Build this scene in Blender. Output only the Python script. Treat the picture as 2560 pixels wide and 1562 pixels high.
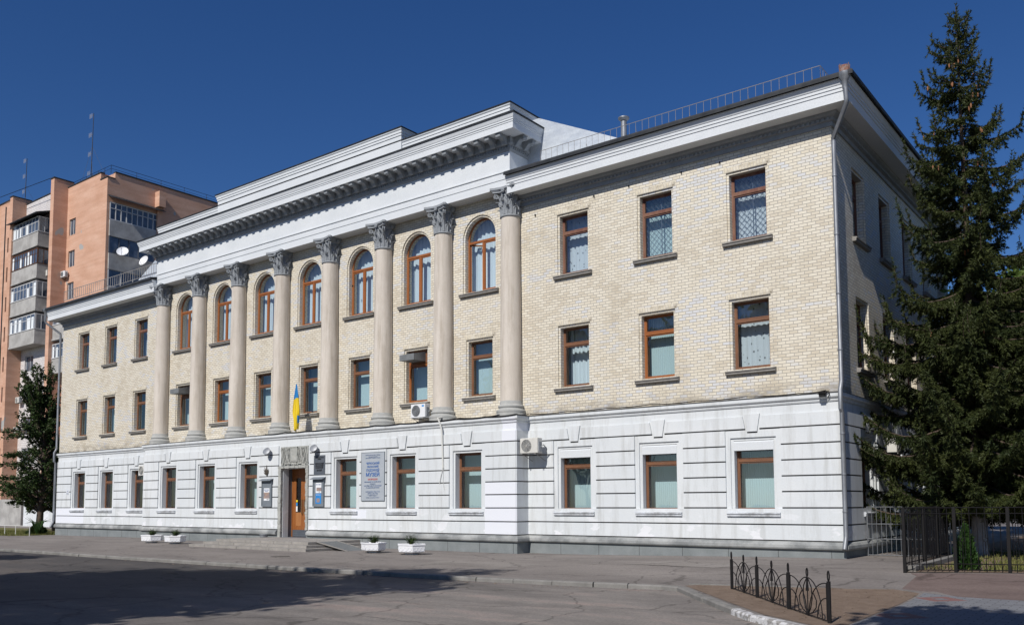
import bpy, bmesh, math, random
import numpy as np
from mathutils import Matrix, Vector
R = math.radians
for o in list(bpy.data.objects): bpy.data.objects.remove(o)
SC = bpy.context.scene
COL = SC.collection
random.seed(7)
rng = np.random.default_rng(7)

# ------------------------------------------------------------------ camera, sky, sun
CX, CY, CZ = 32.5791, -26.5071, 1.4199
YAW, PITCH, ROLL, FPX, SHY = -0.6575, 0.0764, -0.004, 2186.96, 308.16
fw = Vector((math.sin(YAW)*math.cos(PITCH), math.cos(YAW)*math.cos(PITCH), math.sin(PITCH)))
rt = Vector((math.cos(YAW), -math.sin(YAW), 0)); up = rt.cross(fw)
rt2 = math.cos(ROLL)*rt+math.sin(ROLL)*up; up2 = -math.sin(ROLL)*rt+math.cos(ROLL)*up
cam = bpy.data.cameras.new('camera'); co = bpy.data.objects.new('camera', cam); COL.objects.link(co)
m = Matrix((rt2, up2, -fw)).transposed().to_4x4(); m.translation = (CX, CY, CZ); co.matrix_world = m
cam.sensor_width = 36; cam.lens = FPX/2560*36; cam.shift_y = SHY/2560; cam.clip_start = .1; cam.clip_end = 2000
SC.camera = co
SUN_AZ, SUN_EL = R(7.5), R(40.7)          # from the facade's front, a little to the right
w = bpy.data.worlds.new('World'); SC.world = w; w.use_nodes = True
nt = w.node_tree; nt.nodes.clear()
sky = nt.nodes.new('ShaderNodeTexSky'); sky.sky_type = 'NISHITA'; sky.sun_disc = False
sky.sun_elevation = SUN_EL; sky.sun_rotation = R(180)-SUN_AZ
sky.altitude = 600; sky.air_density = 1.0; sky.dust_density = 0.2; sky.ozone_density = 5
bg = nt.nodes.new('ShaderNodeBackground'); bg.inputs[1].default_value = 0.082
wo = nt.nodes.new('ShaderNodeOutputWorld')
hs = nt.nodes.new('ShaderNodeHueSaturation'); hs.inputs['Saturation'].default_value = 1.22; hs.inputs['Hue'].default_value = .511; nt.links.new(sky.outputs[0], hs.inputs['Color']); nt.links.new(hs.outputs[0], bg.inputs[0]); nt.links.new(bg.outputs[0], wo.inputs[0])
sl = bpy.data.lights.new('sun', 'SUN'); sl.energy = 5.0; sl.angle = R(.53); sl.color = (1, .955, .89)
so = bpy.data.objects.new('sun', sl); COL.objects.link(so)
sd = Vector((math.sin(SUN_AZ)*math.cos(SUN_EL), -math.cos(SUN_AZ)*math.cos(SUN_EL), math.sin(SUN_EL)))
so.rotation_euler = sd.to_track_quat('Z', 'Y').to_euler(); so.location = (20, -40, 40)
SC.view_settings.view_transform = 'Standard'; SC.view_settings.look = 'None'
SC.view_settings.exposure = -0.12; SC.view_settings.gamma = 1

# ------------------------------------------------------------------ helpers
def tag(o, label=None, cat=None, group=None, kind=None):
    if label: o['label'] = label
    if cat: o['category'] = cat
    if group: o['group'] = group
    if kind: o['kind'] = kind
    return o

def empty(name, label, cat, loc=(0, 0, 0), group=None, rz=0):
    o = bpy.data.objects.new(name, None); COL.objects.link(o)
    o.location = loc; o.rotation_euler = (0, 0, rz); o.empty_display_size = .2
    return tag(o, label, cat, group)

class MB:
    def __init__(s): s.v = []; s.f = []; s.m = []; s.mi = 0
    def add(s, vs, fs):
        b = len(s.v); s.v += [tuple(v) for v in vs]
        for f in fs: s.f.append(tuple(b+i for i in f)); s.m.append(s.mi)
    def quad(s, a, b, c, d): s.add([a, b, c, d], [(0, 1, 2, 3)])
    def box(s, x0, x1, y0, y1, z0, z1):
        v = [(x0, y0, z0), (x1, y0, z0), (x1, y1, z0), (x0, y1, z0), (x0, y0, z1), (x1, y0, z1), (x1, y1, z1), (x0, y1, z1)]
        s.add(v, [(3, 2, 1, 0), (4, 5, 6, 7), (0, 1, 5, 4), (1, 2, 6, 5), (2, 3, 7, 6), (3, 0, 4, 7)])
    def prism(s, poly, a, b, M=None):
        """poly: list of (p,q); extruded from a to b along third axis. M maps (p,q,r)->xyz"""
        M = M or (lambda p, q, r: (p, q, r)); n = len(poly)
        v = [M(p, q, a) for p, q in poly]+[M(p, q, b) for p, q in poly]
        s.add(v, [tuple(range(n))[::-1], tuple(range(n, 2*n))]+[(i, (i+1) % n, n+(i+1) % n, n+i) for i in range(n)])
    def tube(s, pts, r, n=6, cap=True):
        pts = [Vector(p) for p in pts]; rs = r if isinstance(r, (list, tuple)) else [r]*len(pts)
        b = len(s.v); fs = []
        prev = None
        for i, p in enumerate(pts):
            d = (pts[min(i+1, len(pts)-1)]-pts[max(i-1, 0)])
            if d.length < 1e-9: d = Vector((0, 0, 1))
            d.normalize()
            if prev is None:
                a = Vector((0, 0, 1)) if abs(d.z) < .9 else Vector((1, 0, 0))
                u = d.cross(a).normalized()
            else:
                u = (prev-d*prev.dot(d))
                u = u.normalized() if u.length > 1e-6 else d.orthogonal().normalized()
            prev = u; v = d.cross(u)
            for k in range(n):
                a = 2*math.pi*k/n
                s.v.append(tuple(p+(u*math.cos(a)+v*math.sin(a))*rs[i]))
        for i in range(len(pts)-1):
            for k in range(n):
                fs.append((b+i*n+k, b+i*n+(k+1) % n, b+(i+1)*n+(k+1) % n, b+(i+1)*n+k))
        if cap: fs += [tuple(b+k for k in range(n))[::-1], tuple(b+(len(pts)-1)*n+k for k in range(n))]
        s.f += fs; s.m += [s.mi]*len(fs)
    def lathe(s, prof, n=24, c=(0, 0), cap=True, a0=0):
        b = len(s.v); fs = []
        for r, z in prof:
            for k in range(n):
                a = a0+2*math.pi*k/n; s.v.append((c[0]+r*math.cos(a), c[1]+r*math.sin(a), z))
        for i in range(len(prof)-1):
            for k in range(n): fs.append((b+i*n+k, b+i*n+(k+1) % n, b+(i+1)*n+(k+1) % n, b+(i+1)*n+k))
        if cap: fs += [tuple(b+k for k in range(n))[::-1], tuple(b+(len(prof)-1)*n+k for k in range(n))]
        s.f += fs; s.m += [s.mi]*len(fs)
    def sweep(s, path, prof, closed_prof=True):
        """path: (x,y) list, outward = right-hand side of travel; prof: (offset,z)"""
        P = [Vector((p[0], p[1])) for p in path]; n = len(prof); b = len(s.v); fs = []
        for i, p in enumerate(P):
            ns = []
            if i > 0: d = (P[i]-P[i-1]).normalized(); ns.append(Vector((d.y, -d.x)))
            if i < len(P)-1: d = (P[i+1]-P[i]).normalized(); ns.append(Vector((d.y, -d.x)))
            if len(ns) == 2:
                q = ns[0]+ns[1]; mdir = q/(1+ns[0].dot(ns[1]))
            else: mdir = ns[0]
            for o, z in prof: q = p+mdir*o; s.v.append((q.x, q.y, z))
        rngn = n if closed_prof else n-1
        for i in range(len(P)-1):
            for k in range(rngn):
                fs.append((b+i*n+k, b+i*n+(k+1) % n, b+(i+1)*n+(k+1) % n, b+(i+1)*n+k))
        if closed_prof: fs += [tuple(b+k for k in range(n))[::-1], tuple(b+(len(P)-1)*n+k for k in range(n))]
        s.f += fs; s.m += [s.mi]*len(fs)
    def mesh(s, name, mats, smooth=False, bevel=0):
        me = bpy.data.meshes.new(name); me.from_pydata(s.v, [], s.f)
        for mt in (mats if isinstance(mats, (list, tuple)) else [mats]): me.materials.append(mt)
        me.polygons.foreach_set('material_index', s.m)
        bm = bmesh.new(); bm.from_mesh(me); bmesh.ops.recalc_face_normals(bm, faces=bm.faces)
        if bevel: bmesh.ops.bevel(bm, geom=bm.edges[:], offset=bevel, segments=1, affect='EDGES')
        bm.to_mesh(me); bm.free()
        if smooth:
            me.polygons.foreach_set('use_smooth', [True]*len(me.polygons))
            try: me.set_sharp_from_angle(angle=R(35))
            except Exception: pass
        me.update(); return me
    def build(s, name, mats, parent=None, loc=(0, 0, 0), smooth=False, rz=0, bevel=0):
        return link(name, s.mesh(name, mats, smooth, bevel), parent, loc, rz)

def link(name, me, parent=None, loc=(0, 0, 0), rz=0):
    o = bpy.data.objects.new(name, me); COL.objects.link(o); o.location = loc; o.rotation_euler = (0, 0, rz)
    if parent: o.parent = parent
    return o

def np_mesh(name, V, F, mats, mi=None):
    """V (n,3), F (m,k) with k = 3 or 4"""
    me = bpy.data.meshes.new(name); V = np.asarray(V, np.float32); F = np.asarray(F, np.int32); k = F.shape[1]
    me.vertices.add(len(V)); me.vertices.foreach_set('co', V.ravel())
    me.loops.add(F.size); me.loops.foreach_set('vertex_index', F.ravel())
    me.polygons.add(len(F)); me.polygons.foreach_set('loop_start', np.arange(0, F.size, k, dtype=np.int32))
    for mt in mats: me.materials.append(mt)
    if mi is not None: me.polygons.foreach_set('material_index', np.asarray(mi, np.int32))
    me.update(calc_edges=True); me.validate(); return me

def copy_tree(o, parent=None):
    c = o.copy(); COL.objects.link(c); c.parent = parent
    for ch in list(o.children): copy_tree(ch, c)
    return c

# ------------------------------------------------------------------ materials
def newmat(name):
    m_ = bpy.data.materials.new(name); m_.use_nodes = True; n = m_.node_tree
    return m_, n, n.nodes['Principled BSDF'], n.nodes['Material Output']

def coords(n, scale=(1, 1, 1)):
    tc = n.nodes.new('ShaderNodeTexCoord'); mp = n.nodes.new('ShaderNodeMapping'); mp.inputs['Scale'].default_value = scale
    n.links.new(tc.outputs['Object'], mp.inputs[0]); return mp.outputs[0]

def noise(n, vec, scale, detail=5, rough=.6):
    t = n.nodes.new('ShaderNodeTexNoise'); t.inputs['Scale'].default_value = scale; t.inputs['Detail'].default_value = detail
    t.inputs['Roughness'].default_value = rough; n.links.new(vec, t.inputs['Vector']); return t.outputs['Fac']

def ramp(n, fac, stops):
    r = n.nodes.new('ShaderNodeValToRGB'); e = r.color_ramp.elements
    while len(e) > 1: e.remove(e[-1])
    for i, (p, c) in enumerate(stops):
        el = e[0] if i == 0 else e.new(p)
        el.position = p; el.color = (*c, 1) if len(c) == 3 else c
    n.links.new(fac, r.inputs[0]); return r.outputs[0]

def mix(n, fac, a, b, mode='MIX'):
    x = n.nodes.new('ShaderNodeMix'); x.data_type = 'RGBA'; x.blend_type = mode
    for sock, val in ((x.inputs[0], fac), (x.inputs[6], a), (x.inputs[7], b)):
        if isinstance(val, (int, float)): sock.default_value = val
        elif isinstance(val, (tuple, list)): sock.default_value = (*val, 1) if len(val) == 3 else val
        else: n.links.new(val, sock)
    return x.outputs[2]

def bump(n, b, h, strength=.3, dist=.02):
    bp = n.nodes.new('ShaderNodeBump'); bp.inputs['Strength'].default_value = strength; bp.inputs['Distance'].default_value = dist
    n.links.new(h, bp.inputs['Height']); n.links.new(bp.outputs[0], b.inputs['Normal'])

def simple(name, c1, c2=None, scale=4, rough=.8, metal=0, bmp=.25, fine=40, stretch=(1, 1, 1), spec=.3, lo=.35, hi=.7, bdist=.01):
    m_, n, b, o = newmat(name)
    b.inputs['Roughness'].default_value = rough; b.inputs['Metallic'].default_value = metal
    b.inputs['Specular IOR Level'].default_value = spec
    v = coords(n, stretch); c2 = c2 or tuple(x*.85 for x in c1)
    f = noise(n, v, scale, 6, .65); col = ramp(n, f, [(lo, c1), (hi, c2)])
    f2 = noise(n, coords(n), fine, 4, .7)
    col = mix(n, .35, col, ramp(n, f2, [(.3, (.55, .55, .55)), (.7, (1.0, 1.0, 1.0))]), 'MULTIPLY')
    n.links.new(col, b.inputs['Base Color'])
    if bmp: bump(n, b, f2, bmp, bdist)
    return m_

def plaster():
    m_, n, b, o = newmat('white_plaster'); b.inputs['Roughness'].default_value = .85; b.inputs['Specular IOR Level'].default_value = .2
    v = coords(n)
    base = ramp(n, noise(n, v, .45, 6, .6), [(.3, (.585, .615, .635)), (.55, (.625, .65, .665)), (.75, (.66, .68, .69))])
    st = ramp(n, noise(n, coords(n, (2.2, 2.2, .22)), 1.6, 6, .7), [(.34, (.80, .79, .77)), (.5, (1, 1, 1))])
    base = mix(n, .8, base, st, 'MULTIPLY')
    # repainted whiter patches low on the wall
    sep = n.nodes.new('ShaderNodeSeparateXYZ'); n.links.new(v, sep.inputs[0])
    mr = n.nodes.new('ShaderNodeMapRange'); mr.inputs[1].default_value = 1.5; mr.inputs[2].default_value = .2; n.links.new(sep.outputs[2], mr.inputs[0])
    pat = ramp(n, noise(n, coords(n, (.8, 1, 1.4)), 1.3, 3, .5), [(.575, (0, 0, 0)), (.60, (1, 1, 1))])
    mu = n.nodes.new('ShaderNodeMath'); mu.operation = 'MULTIPLY'; n.links.new(pat, mu.inputs[0]); n.links.new(mr.outputs[0], mu.inputs[1])
    base = mix(n, mu.outputs[0], base, (.73, .74, .77))
    def rect(x0, x1, z0, z1):
        out = None
        for sock, lo, hi in ((sep.outputs[0], x0, x1), (sep.outputs[2], z0, z1)):
            for val, op in ((lo, 'GREATER_THAN'), (hi, 'LESS_THAN')):
                c = n.nodes.new('ShaderNodeMath'); c.operation = op; c.inputs[1].default_value = val; n.links.new(sock, c.inputs[0])
                if out is None: out = c.outputs[0]
                else:
                    q = n.nodes.new('ShaderNodeMath'); q.operation = 'MULTIPLY'; n.links.new(out, q.inputs[0]); n.links.new(c.outputs[0], q.inputs[1]); out = q.outputs[0]
        return out
    for r_ in ((11.42, 12.92, .2, 2.22), (12.25, 12.92, 3.7, 4.6), (-24.5, -20.9, .3, 1.2), (4.0, 4.9, .8, 1.15)): base = mix(n, rect(*r_), base, (.70, .72, .77))
    fi = noise(n, v, 35, 4, .7)
    base = mix(n, .2, base, ramp(n, fi, [(.3, (.7, .7, .7)), (.6, (1, 1, 1))]), 'MULTIPLY')
    n.links.new(base, b.inputs['Base Color']); bump(n, b, fi, .25, .006); return m_

def brickmat(name, c1, c2, c3, mortar, bw=.26, bh=.1, ms=.012, soldier=False):
    m_, n, b, o = newmat(name); b.inputs['Roughness'].default_value = .62; b.inputs['Specular IOR Level'].default_value = .35
    tc = n.nodes.new('ShaderNodeTexCoord'); sp = n.nodes.new('ShaderNodeSeparateXYZ'); n.links.new(tc.outputs['Object'], sp.inputs[0])
    ad = n.nodes.new('ShaderNodeMath'); ad.operation = 'ADD'; n.links.new(sp.outputs[0], ad.inputs[0]); n.links.new(sp.outputs[1], ad.inputs[1])
    cb = n.nodes.new('ShaderNodeCombineXYZ'); n.links.new(ad.outputs[0], cb.inputs[0]); n.links.new(sp.outputs[2], cb.inputs[1])
    bt = n.nodes.new('ShaderNodeTexBrick'); n.links.new(cb.outputs[0], bt.inputs['Vector'])
    bt.inputs['Scale'].default_value = 1; bt.inputs['Brick Width'].default_value = bw; bt.inputs['Row Height'].default_value = bh
    bt.inputs['Mortar Size'].default_value = ms; bt.inputs['Mortar Smooth'].default_value = .1; bt.inputs['Bias'].default_value = 0
    bt.inputs['Color1'].default_value = (0, 0, 0, 1); bt.inputs['Color2'].default_value = (1, 1, 1, 1); bt.inputs['Mortar'].default_value = (.5, .5, .5, 1)
    big = noise(n, coords(n, (.5, .5, 1.3)), .55, 4, .6)
    a2 = n.nodes.new('ShaderNodeMath'); a2.operation = 'MULTIPLY_ADD'
    n.links.new(big, a2.inputs[0]); a2.inputs[1].default_value = 1.5
    sepc = n.nodes.new('ShaderNodeSeparateColor'); n.links.new(bt.outputs['Color'], sepc.inputs[0])
    m3 = n.nodes.new('ShaderNodeMath'); m3.operation = 'MULTIPLY_ADD'; n.links.new(sepc.outputs[0], m3.inputs[0]); m3.inputs[1].default_value = .62; m3.inputs[2].default_value = -.55
    n.links.new(m3.outputs[0], a2.inputs[2])
    col = ramp(n, a2.outputs[0], [(.18, c1), (.5, c2), (.68, c2), (.86, c3)])
    dirt = ramp(n, noise(n, coords(n, (1, 1, .45)), .7, 8, .72), [(.33, (.74, .70, .64)), (.47, (.95, .94, .92)), (.6, (1, 1, 1))])
    col = mix(n, .7, col, dirt, 'MULTIPLY')
    fi = noise(n, coords(n), 30, 3, .7); col = mix(n, .25, col, ramp(n, fi, [(.3, (.7, .7, .7)), (.6, (1, 1, 1))]), 'MULTIPLY')
    # grime just above the string course
    mr = n.nodes.new('ShaderNodeMapRange'); mr.inputs[1].default_value = 5.25; mr.inputs[2].default_value = 4.6; n.links.new(sp.outputs[2], mr.inputs[0])
    gn = ramp(n, noise(n, coords(n, (1, 1, 2.5)), 1.1, 6, .7), [(.44, (0, 0, 0)), (.62, (1, 1, 1))])
    mu = n.nodes.new('ShaderNodeMath'); mu.operation = 'MULTIPLY'; n.links.new(gn, mu.inputs[0]); n.links.new(mr.outputs[0], mu.inputs[1])
    col = mix(n, mu.outputs[0], col, (.16, .13, .09))
    col = mix(n, bt.outputs['Fac'], col, mortar)
    n.links.new(col, b.inputs['Base Color'])
    inv_ = n.nodes.new('ShaderNodeMath'); inv_.operation = 'SUBTRACT'; inv_.inputs[0].default_value = 1; n.links.new(bt.outputs['Fac'], inv_.inputs[1])
    bump(n, b, inv_.outputs[0], .5, .008); return m_

def glassmat(name='window_glass', tint=(.82, .9, .94), refl=1.0):
    m_, n, b, o = newmat(name); n.nodes.remove(b)
    t = n.nodes.new('ShaderNodeBsdfTransparent'); t.inputs[0].default_value = (*tint, 1)
    g = n.nodes.new('ShaderNodeBsdfGlossy'); g.inputs['Roughness'].default_value = .015; g.inputs[0].default_value = (1, 1, 1, 1)
    lw = n.nodes.new('ShaderNodeLayerWeight'); f = n.nodes.new('ShaderNodeMath'); f.operation = 'POWER'; f.inputs[1].default_value = 4
    n.links.new(lw.outputs['Facing'], f.inputs[0])
    bp = n.nodes.new('ShaderNodeBump'); bp.inputs['Strength'].default_value = .15; bp.inputs['Distance'].default_value = .02
    n.links.new(noise(n, coords(n), 1.3, 1, .5), bp.inputs['Height']); n.links.new(bp.outputs[0], g.inputs['Normal'])
    ml = n.nodes.new('ShaderNodeMath'); ml.operation = 'MULTIPLY_ADD'; ml.inputs[1].default_value = .9*refl; ml.inputs[2].default_value = .12; ml.use_clamp = True
    n.links.new(f.outputs[0], ml.inputs[0])
    mx = n.nodes.new('ShaderNodeMixShader'); n.links.new(ml.outputs[0], mx.inputs[0]); n.links.new(t.outputs[0], mx.inputs[1]); n.links.new(g.outputs[0], mx.inputs[2])
    n.links.new(mx.outputs[0], o.inputs[0]); return m_

def clothmat(name, c, pattern=None):
    m_, n, b, o = newmat(name); n.nodes.remove(b)
    d = n.nodes.new('ShaderNodeBsdfDiffuse'); d.inputs[0].default_value = (*c, 1)
    t = n.nodes.new('ShaderNodeBsdfTranslucent'); t.inputs[0].default_value = (*c, 1)
    mx = n.nodes.new('ShaderNodeMixShader'); mx.inputs[0].default_value = .15
    if pattern == 'lace':
        v = n.nodes.new('ShaderNodeTexVoronoi'); v.inputs['Scale'].default_value = 7
        n.links.new(coords(n, (1, 1, .8)), v.inputs['Vector'])
        cc = mix(n, ramp(n, v.outputs['Distance'], [(.16, (1, 1, 1)), (.24, (0, 0, 0))]), c, tuple(x*.3 for x in c))
        n.links.new(cc, d.inputs[0])
    n.links.new(d.outputs[0], mx.inputs[1]); n.links.new(t.outputs[0], mx.inputs[2]); n.links.new(mx.outputs[0], o.inputs[0]); return m_

def asphalt(name, c1, c2, c3, big=.25, cracks=True, worn=False):
    m_, n, b, o = newmat(name); b.inputs['Roughness'].default_value = .9; b.inputs['Specular IOR Level'].default_value = .25
    v = coords(n)
    col = ramp(n, noise(n, coords(n, (.5, 1.6, 1)), big, 7, .62), [(.33, c1), (.5, c2), (.68, c3)])
    if worn:      # pale worn surface in the lay-by at the right, with pinkish patches
        sp = n.nodes.new('ShaderNodeSeparateXYZ'); n.links.new(v, sp.inputs[0])
        nz = noise(n, coords(n, (.35, 1.1, 1)), .5, 6, .65)
        ma = n.nodes.new('ShaderNodeMath'); ma.operation = 'MULTIPLY_ADD'; ma.inputs[1].default_value = 14; n.links.new(nz, ma.inputs[0]); n.links.new(sp.outputs[0], ma.inputs[2])
        mr = n.nodes.new('ShaderNodeMapRange'); mr.inputs[1].default_value = 20; mr.inputs[2].default_value = 28; n.links.new(ma.outputs[0], mr.inputs[0])
        col = mix(n, mr.outputs[0], col, ramp(n, noise(n, coords(n, (.5, 1.5, 1)), .7, 6, .7), [(.35, (.165, .15, .14)), (.52, (.225, .205, .188)), (.64, (.30, .245, .22))]))
    fi = noise(n, v, 17, 8, .85)
    col = mix(n, .6, col, ramp(n, fi, [(.34, (.42, .42, .42)), (.5, (.95, .95, .95)), (.66, (1.35, 1.33, 1.3))]), 'MULTIPLY')
    st = ramp(n, noise(n, v, 1.4, 5, .7), [(.3, (.8, .79, .78)), (.5, (1, 1, 1))]); col = mix(n, .7, col, st, 'MULTIPLY')
    if cracks:
        vo = n.nodes.new('ShaderNodeTexVoronoi'); vo.feature = 'DISTANCE_TO_EDGE'; vo.inputs['Scale'].default_value = .32
        nz = n.nodes.new('ShaderNodeTexNoise'); nz.inputs['Scale'].default_value = 1.2; nz.inputs['Detail'].default_value = 5; n.links.new(v, nz.inputs['Vector'])
        va = n.nodes.new('ShaderNodeVectorMath'); va.operation = 'MULTIPLY_ADD'; va.inputs[1].default_value = (1.2, 1.2, 0)
        n.links.new(nz.outputs['Color'], va.inputs[0]); n.links.new(v, va.inputs[2]); n.links.new(va.outputs[0], vo.inputs['Vector'])
        cr = ramp(n, vo.outputs['Distance'], [(0.0, (.35, .34, .33)), (.010, (.7, .7, .7)), (.014, (1, 1, 1))]); col = mix(n, .7, col, cr, 'MULTIPLY')
    n.links.new(col, b.inputs['Base Color']); bump(n, b, fi, .4, .01); return m_

def leafmat(name, c1, c2, trans=.25, scale=1.2):
    m_, n, b, o = newmat(name); b.inputs['Roughness'].default_value = .6; b.inputs['Specular IOR Level'].default_value = .25
    f = noise(n, coords(n), scale, 4, .7); col = ramp(n, f, [(.35, c1), (.65, c2)])
    n.links.new(col, b.inputs['Base Color'])
    t = n.nodes.new('ShaderNodeBsdfTranslucent'); n.links.new(col, t.inputs[0])
    mx = n.nodes.new('ShaderNodeMixShader'); mx.inputs[0].default_value = trans
    n.links.new(b.outputs[0], mx.inputs[1]); n.links.new(t.outputs[0], mx.inputs[2]); n.links.new(mx.outputs[0], o.inputs[0]); return m_

M = {}
M['plaster'] = plaster()
M['brick'] = brickmat('buff_brick', (.60, .54, .43), (.70, .65, .54), (.61, .615, .62), (.35, .32, .275), ms=.0105)
M['soldier'] = brickmat('soldier_brick', (.66, .60, .47), (.70, .65, .54), (.66, .64, .60), (.48, .44, .37), bw=.1, bh=.6)
M['stucco_gray'] = simple('grey_moulding', (.26, .28, .30), (.34, .36, .38), 3, .85, bmp=.4)
M['entab_white'] = simple('entablature_paint', (.62, .65, .675), (.69, .715, .735), .6, .8, bmp=.15, fine=25)
M['column'] = simple('column_stone', (.58, .525, .455), (.69, .64, .575), 1.3, .85, bmp=.35, fine=55, stretch=(1, 1, .5))
def colmat():
    m_ = M['column']; n = m_.node_tree; b = n.nodes['Principled BSDF']; src = b.inputs['Base Color'].links[0].from_socket
    g = n.nodes.new('ShaderNodeNewGeometry'); mp = n.nodes.new('ShaderNodeMapping'); mp.inputs['Scale'].default_value = (2.2, 2.2, .16); n.links.new(g.outputs['Position'], mp.inputs[0])
    st = ramp(n, noise(n, mp.outputs[0], 1.7, 7, .7), [(.36, (.74, .71, .67)), (.5, (.97, .96, .95)), (.66, (1.06, 1.05, 1.04))])
    n.links.new(mix(n, .85, src, st, 'MULTIPLY'), b.inputs['Base Color'])
colmat()
M['colbase'] = simple('column_base_stone', (.36, .37, .36), (.48, .48, .46), 3, .9, bmp=.4)
M['plinth'] = simple('plinth_stone', (.175, .195, .20), (.245, .265, .27), 1.2, .8, bmp=.3)
M['cap'] = simple('plinth_cap', (.20, .21, .212), (.38, .39, .385), 1.0, .9, bmp=.5, lo=.4, hi=.6)
M['frame'] = simple('brown_window_paint', (.215, .098, .050), (.155, .075, .042), 3, .5, bmp=.2, spec=.4)
M['frame_old'] = simple('worn_brown_paint', (.145, .055, .038), (.24, .13, .085), 6, .6, bmp=.3, spec=.3, stretch=(1, 1, .3))
M['frame_orange'] = simple('orange_brown_paint', (.33, .115, .032), (.27, .09, .028), 2, .45, bmp=.1, spec=.4)
M['glass'] = glassmat()
M['cloth'] = clothmat('white_curtain', (.80, .84, .86))
M['blind'] = clothmat('pale_blind', (.60, .71, .70))
M['lace'] = clothmat('lace_curtain', (.72, .73, .74), 'lace')
M['room'] = simple('dark_interior', (.045, .045, .05), (.03, .03, .035), 1, .9, bmp=0)
M['black'] = simple('black_iron', (.006, .006, .007), (.012, .010, .010), 8, .6, bmp=.1, spec=.25)
M['galv'] = simple('galvanised_steel', (.30, .315, .335), (.20, .21, .23), 5, .5, metal=.5, bmp=.15, stretch=(1, 1, .4))
M['darkmetal'] = simple('dark_sheet_metal', (.025, .028, .032), (.06, .063, .068), 2, .6, metal=.2, bmp=.1)
M['roof'] = simple('silver_painted_roof', (.58, .62, .66), (.42, .46, .52), 1.4, .55, metal=.2, bmp=.35, stretch=(1, .3, 3), fine=14)
M['rust'] = simple('rusty_metal', (.22, .07, .035), (.30, .26, .24), 12, .85, bmp=.4)
M['railing'] = simple('grey_railing_paint', (.22, .21, .20), (.30, .28, .26), 6, .6, bmp=0)
M['whitemetal'] = simple('white_enamel', (.72, .72, .69), (.62, .62, .58), 3, .4, bmp=0, spec=.5)
M['signgray'] = simple('grey_sign_board', (.36, .40, .44), (.42, .45, .49), 2, .5, bmp=0)
M['signdark'] = simple('dark_plaque', (.085, .10, .12), (.12, .13, .15), 4, .5, bmp=.2)
M['boxgray'] = simple('notice_case_paint', (.16, .185, .21), (.21, .235, .26), 3, .5, bmp=0)
M['signblue'] = simple('blue_lettering', (.05, .13, .36), (.06, .15, .38), 3, .6, bmp=0)
M['signred'] = simple('red_lettering', (.50, .09, .07), (.45, .09, .07), 3, .6, bmp=0)
M['signtext2'] = simple('faded_lettering', (.13, .19, .34), (.13, .19, .34), 3, .6, bmp=0)
M['paper'] = simple('white_paper', (.80, .82, .84), (.76, .78, .80), 3, .6, bmp=0)
M['paperblue'] = simple('blue_poster', (.03, .22, .58), (.04, .26, .6), 3, .5, bmp=0)
M['photo'] = simple('poster_photo', (.22, .20, .24), (.45, .30, .20), 9, .6, bmp=0)
M['wood'] = simple('varnished_door_wood', (.34, .125, .035), (.23, .075, .02), 3, .42, bmp=.2, stretch=(6, 1, .5), spec=.5)
M['wood_light'] = simple('worn_door_wood', (.42, .19, .07), (.33, .13, .045), 3, .5, bmp=.2, stretch=(6, 1, .5))
M['brass'] = simple('brass_handle', (.45, .35, .18), (.35, .28, .16), 5, .35, metal=.9, bmp=0)
M['step'] = simple('step_granite', (.25, .237, .22), (.36, .335, .31), 2.5, .85, bmp=.3)
M['grime_shade'] = simple('grimy_shaded_joint', (.045, .04, .038), (.12, .11, .105), 5, .95, bmp=0)
M['jamb'] = simple('shade_toned_jamb', (.13, .135, .15), (.18, .185, .20), 3, .7)  # dark grey paints the shade of the door reveal into its colour
M['relief'] = simple('relief_stone', (.33, .34, .32), (.47, .47, .44), 4, .9, bmp=.6, bdist=.03)
M['fl_blue'] = simple('flag_blue', (.03, .28, .66), (.03, .25, .6), 3, .7, bmp=0)
M['fl_yellow'] = simple('flag_yellow', (.86, .66, .035), (.82, .62, .03), 3, .7, bmp=0)
M['planter'] = simple('white_planter_paint', (.80, .81, .84), (.74, .75, .78), 4, .7, bmp=.4, fine=18, bdist=.02)
M['soil'] = simple('planter_soil', (.06, .045, .03), (.09, .07, .05), 12, .95)
M['pave'] = asphalt('pavement_asphalt', (.165, .148, .138), (.205, .185, .172), (.245, .222, .205), .35)
M['road'] = asphalt('road_asphalt', (.062, .058, .058), (.082, .076, .074), (.125, .11, .10), .16, True, worn=True)
M['kerb'] = simple('kerb_concrete', (.17, .165, .155), (.27, .26, .245), 2, .9, bmp=.5)
M['kerbwhite'] = simple('whitewashed_kerb', (.60, .60, .61), (.28, .27, .26), 7, .9, bmp=.4, lo=.46, hi=.56)
M['dirt'] = simple('bare_earth', (.175, .125, .092), (.235, .175, .132), 3, .95, bmp=.8, fine=26, bdist=.03)
M['grass'] = leafmat('grass_blades', (.10, .13, .03), (.19, .17, .06), .2, 3)
M['needle'] = leafmat('spruce_needles', (.024, .037, .011), (.064, .076, .021), .18, 1.3)
M['bark'] = simple('bark', (.085, .06, .045), (.13, .10, .08), 6, .95, bmp=.8, stretch=(1, 1, .3), bdist=.03)
M['barkwhite'] = simple('whitewashed_trunk', (.40, .41, .44), (.28, .28, .30), 6, .95, bmp=.5)
M['cone'] = simple('spruce_cones', (.33, .15, .07), (.24, .11, .06), 8, .8, bmp=0)
M['leaf_dark'] = leafmat('dark_leaves', (.020, .042, .012), (.060, .092, .026), .22, 1.6)
M['leaf_mid'] = leafmat('green_leaves', (.05, .09, .018), (.11, .16, .03), .3, 1.2)
M['thuja'] = leafmat('thuja_foliage', (.018, .05, .012), (.045, .095, .02), .2, 3)
M['ac'] = simple('air_conditioner_casing', (.66, .65, .61), (.58, .57, .53), 3, .45, bmp=0, spec=.4)
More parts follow.
